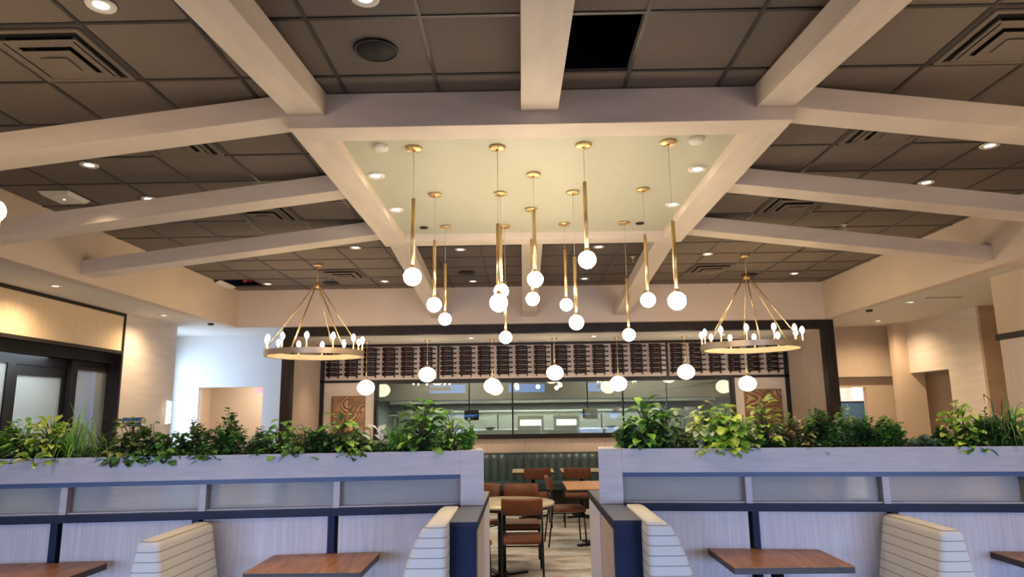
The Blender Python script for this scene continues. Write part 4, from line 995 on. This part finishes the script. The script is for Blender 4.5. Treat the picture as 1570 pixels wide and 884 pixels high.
PL = [
 (8, .16, H_(652), 'heart', ['olive', 'mid'], 'olive-leaved plant at the far left end of the left planter', 1.1, .2),
 (38, .16, H_(656), 'small', ['dark'], 'small dark green bush second from the left end of the left planter', 1.1, 0),
 (74, .19, H_(643), 'small', ['mid', 'bright'], 'mid green small-leaved bush near the left end of the left planter', 1.9, 0),
 (100, .18, H_(648), 'broad', ['varieg', 'bright'], 'cream-striped leafy plant beside the mid green bush', 1.5, .1, -0.04, .085),
 (130, .24, H_(642), 'broad', ['lime', 'lime', 'varieg'], 'bright lime arrow-leaved plant left of the tall grass', 1.8, .1, -0.04, .09),
 (166, .28, H_(628), 'blade', ['bright', 'bright', 'olive'], 'arching bright green grass tuft in the left planter', 1.6, 0, -0.06),
 (198, .22, H_(642), 'blade', ['dark', 'olive'], 'thin dark wiry grass beside the bright grass tuft', 0.8, 0),
 (234, .27, H_(640), 'heart', ['mid', 'olive', 'dark'], 'trailing plant with broad olive leaves above the left glass strip', 1.5, .35),
 (262, .20, H_(650), 'heart', ['dark', 'mid'], 'leafy green plant just right of the trailing broad-leaved one', 1.1, .2),
 (290, .22, H_(658), 'heart', ['dark', 'mid'], 'dark ivy drooping over the left planter edge', 1.5, .5),
 (324, .22, H_(632), 'small', ['dark', 'olive'], 'twiggy small-leaved shrub left of the tallest twiggy one', 0.9, 0),
 (352, .20, H_(655), 'heart', ['dark', 'mid'], 'low dark leafy filler between the two twiggy shrubs', 1.1, .3),
 (374, .22, H_(622), 'small', ['dark', 'mid'], 'tallest twiggy shrub of the left planter', 1.0, 0),
 (412, .22, H_(655), 'small', ['dark', 'sage'], 'low dark bush with pale tips right of the tallest twiggy shrub', 1.3, 0),
 (444, .22, H_(650), 'heart', ['mid', 'bright'], 'yellow-green leafy plant before the dark portal post', 1.2, .2),
 (476, .22, H_(655), 'heart', ['dark', 'mid'], 'rounded green leafy plant right of the portal post', 1.2, .2),
 (503, .22, H_(650), 'small', ['mid', 'dark'], 'dense mid green bush below the left carved panel', 1.3, 0),
 (530, .20, H_(638), 'broad', ['bright', 'dark'], 'upright plant with tall pale green leaves below the left carved panel', 1.0, 0, 0, .12),
 (556, .22, H_(662), 'heart', ['olive', 'mid'], 'low olive leafy plant right of the upright pale-leaved plant', 1.3, .2),
 (577, .24, H_(662), 'flower', ['sage', 'pale'], 'plant with scattered ivory blooms in the left planter', 1.4, 0),
 (612, .26, H_(650), 'blade', ['bright', 'mid'], 'strap-leaved green plant right of the ivory blooms', 0.9, 0, 0, .022),
 (652, .25, H_(626), 'broad', ['bright', 'mid', 'dark'], 'tallest broad-leaved plant near the gap end of the left planter', 1.4, 0, 0, .13),
 (690, .25, H_(645), 'broad', ['mid', 'bright'], 'bushy green plant near the gap end of the left planter', 1.3, .1, 0, .07),
 (718, .18, H_(648), 'small', ['mid', 'bright'], 'small-leaved bush at the gap end of the left planter', 1.4, 0),
 (956, .16, H_(655), 'small', ['mid', 'dark'], 'small green bush at the gap end of the right planter', 1.4, 0),
 (984, .25, H_(628), 'broad', ['mid', 'dark', 'bright'], 'tall glossy broad-leaved plant near the gap end of the right planter', 1.5, 0, 0, .12),
 (1012, .22, H_(640), 'broad', ['dark', 'mid'], 'dark broad-leaved plant next to the tall glossy one', 1.2, 0, 0, .10),
 (1040, .25, H_(652), 'flower', ['sage', 'sage'], 'grey sage-leaved plant left of the lime cluster', 1.7, 0),
 (1072, .22, H_(634), 'heart', ['lime', 'sage'], 'pale lime large-leaved plant, left one of the lime cluster', 1.8, .1, -0.03, .075),
 (1098, .26, H_(634), 'heart', ['lime', 'bright'], 'bright lime large-leaved plant, brightest in the right planter', 2.0, .15, -0.05, .08),
 (1128, .22, H_(655), 'broad', ['sage', 'mid'], 'low sage green plant right of the bright lime one', 1.1, .1),
 (1155, .24, H_(628), 'broad', ['lime', 'bright', 'sage'], 'tall yellow-green plant below the right carved panel', 1.3, 0, 0, .085),
 (1188, .22, H_(640), 'small', ['mid', 'red'], 'bush with bronze sprigs right of the tall yellow-green plant', 1.2, 0),
 (1208, .22, H_(655), 'broad', ['sage', 'red'], 'low sage and bronze leafy plant in the right planter', 1.2, .1),
 (1234, .26, H_(634), 'small', ['mid', 'dark'], 'tall small-leaved green bush before the right portal reveal', 1.5, 0),
 (1268, .26, H_(636), 'small', ['mid', 'sage'], 'feathery green bush before the right portal post', 1.4, 0),
 (1300, .25, H_(640), 'small', ['dark', 'mid'], 'dark green bush right of the portal post', 1.5, 0),
 (1328, .22, H_(645), 'small', ['mid', 'bright'], 'mid green bush before the lit opening at the right', 1.5, 0),
 (1366, .26, H_(668), 'rosette', ['dusty'], 'dusty blue-green succulent rosettes in the right planter', 1.0, 0),
 (1398, .14, H_(662), 'small', ['dark'], 'low dark sprig right of the succulent rosettes', 1.2, 0),
 (1424, .26, H_(632), 'heart', ['bright', 'lime', 'mid'], 'yellow-green round-leaved plant before the stone wing', 1.3, .15),
 (1456, .24, H_(640), 'small', ['dark', 'mid'], 'dark bush between the round-leaved plant and the spiky one', 1.4, 0),
 (1486, .30, H_(626), 'blade', ['mid', 'dark'], 'spiky strap-leaved plant near the right edge', 1.1, 0, 0, .02),
 (1520, .24, H_(645), 'heart', ['bright', 'lime'], 'lime green leafy plant near the right edge', 1.4, .2),
 (1556, .22, H_(632), 'broad', ['bright', 'mid'], 'round-leaved green plant at the right edge', 1.2, .1),
]
for a in PL: plant(*a)
# low mossy undergrowth that fills the troughs between the plants
def undergrowth(x0, x1, label):
    t = MB(); n = int(abs(x1-x0)*900)
    for i in range(n):
        x = rnd.uniform(x0, x1); y = 5.255-0.112*(abs(x-0.13)-0.41)+rnd.uniform(-0.14, 0.14); a = rnd.uniform(0, 2*PI)
        leaf(t, (x, y, 1.413+rnd.uniform(0, 0.06)), (math.cos(a), math.sin(a), rnd.uniform(0.1, 1.4)), rnd.uniform(.025, .05), .02, .7, .2, 'oval', 2)
    tag(t.build('undergrowth', LM['dark']), label, 'undergrowth', None, 'stuff')
undergrowth(-4.6, -0.50, 'low dark green leaf filler along the left planter trough')
undergrowth(0.76, 4.6, 'low dark green leaf filler along the right planter trough')
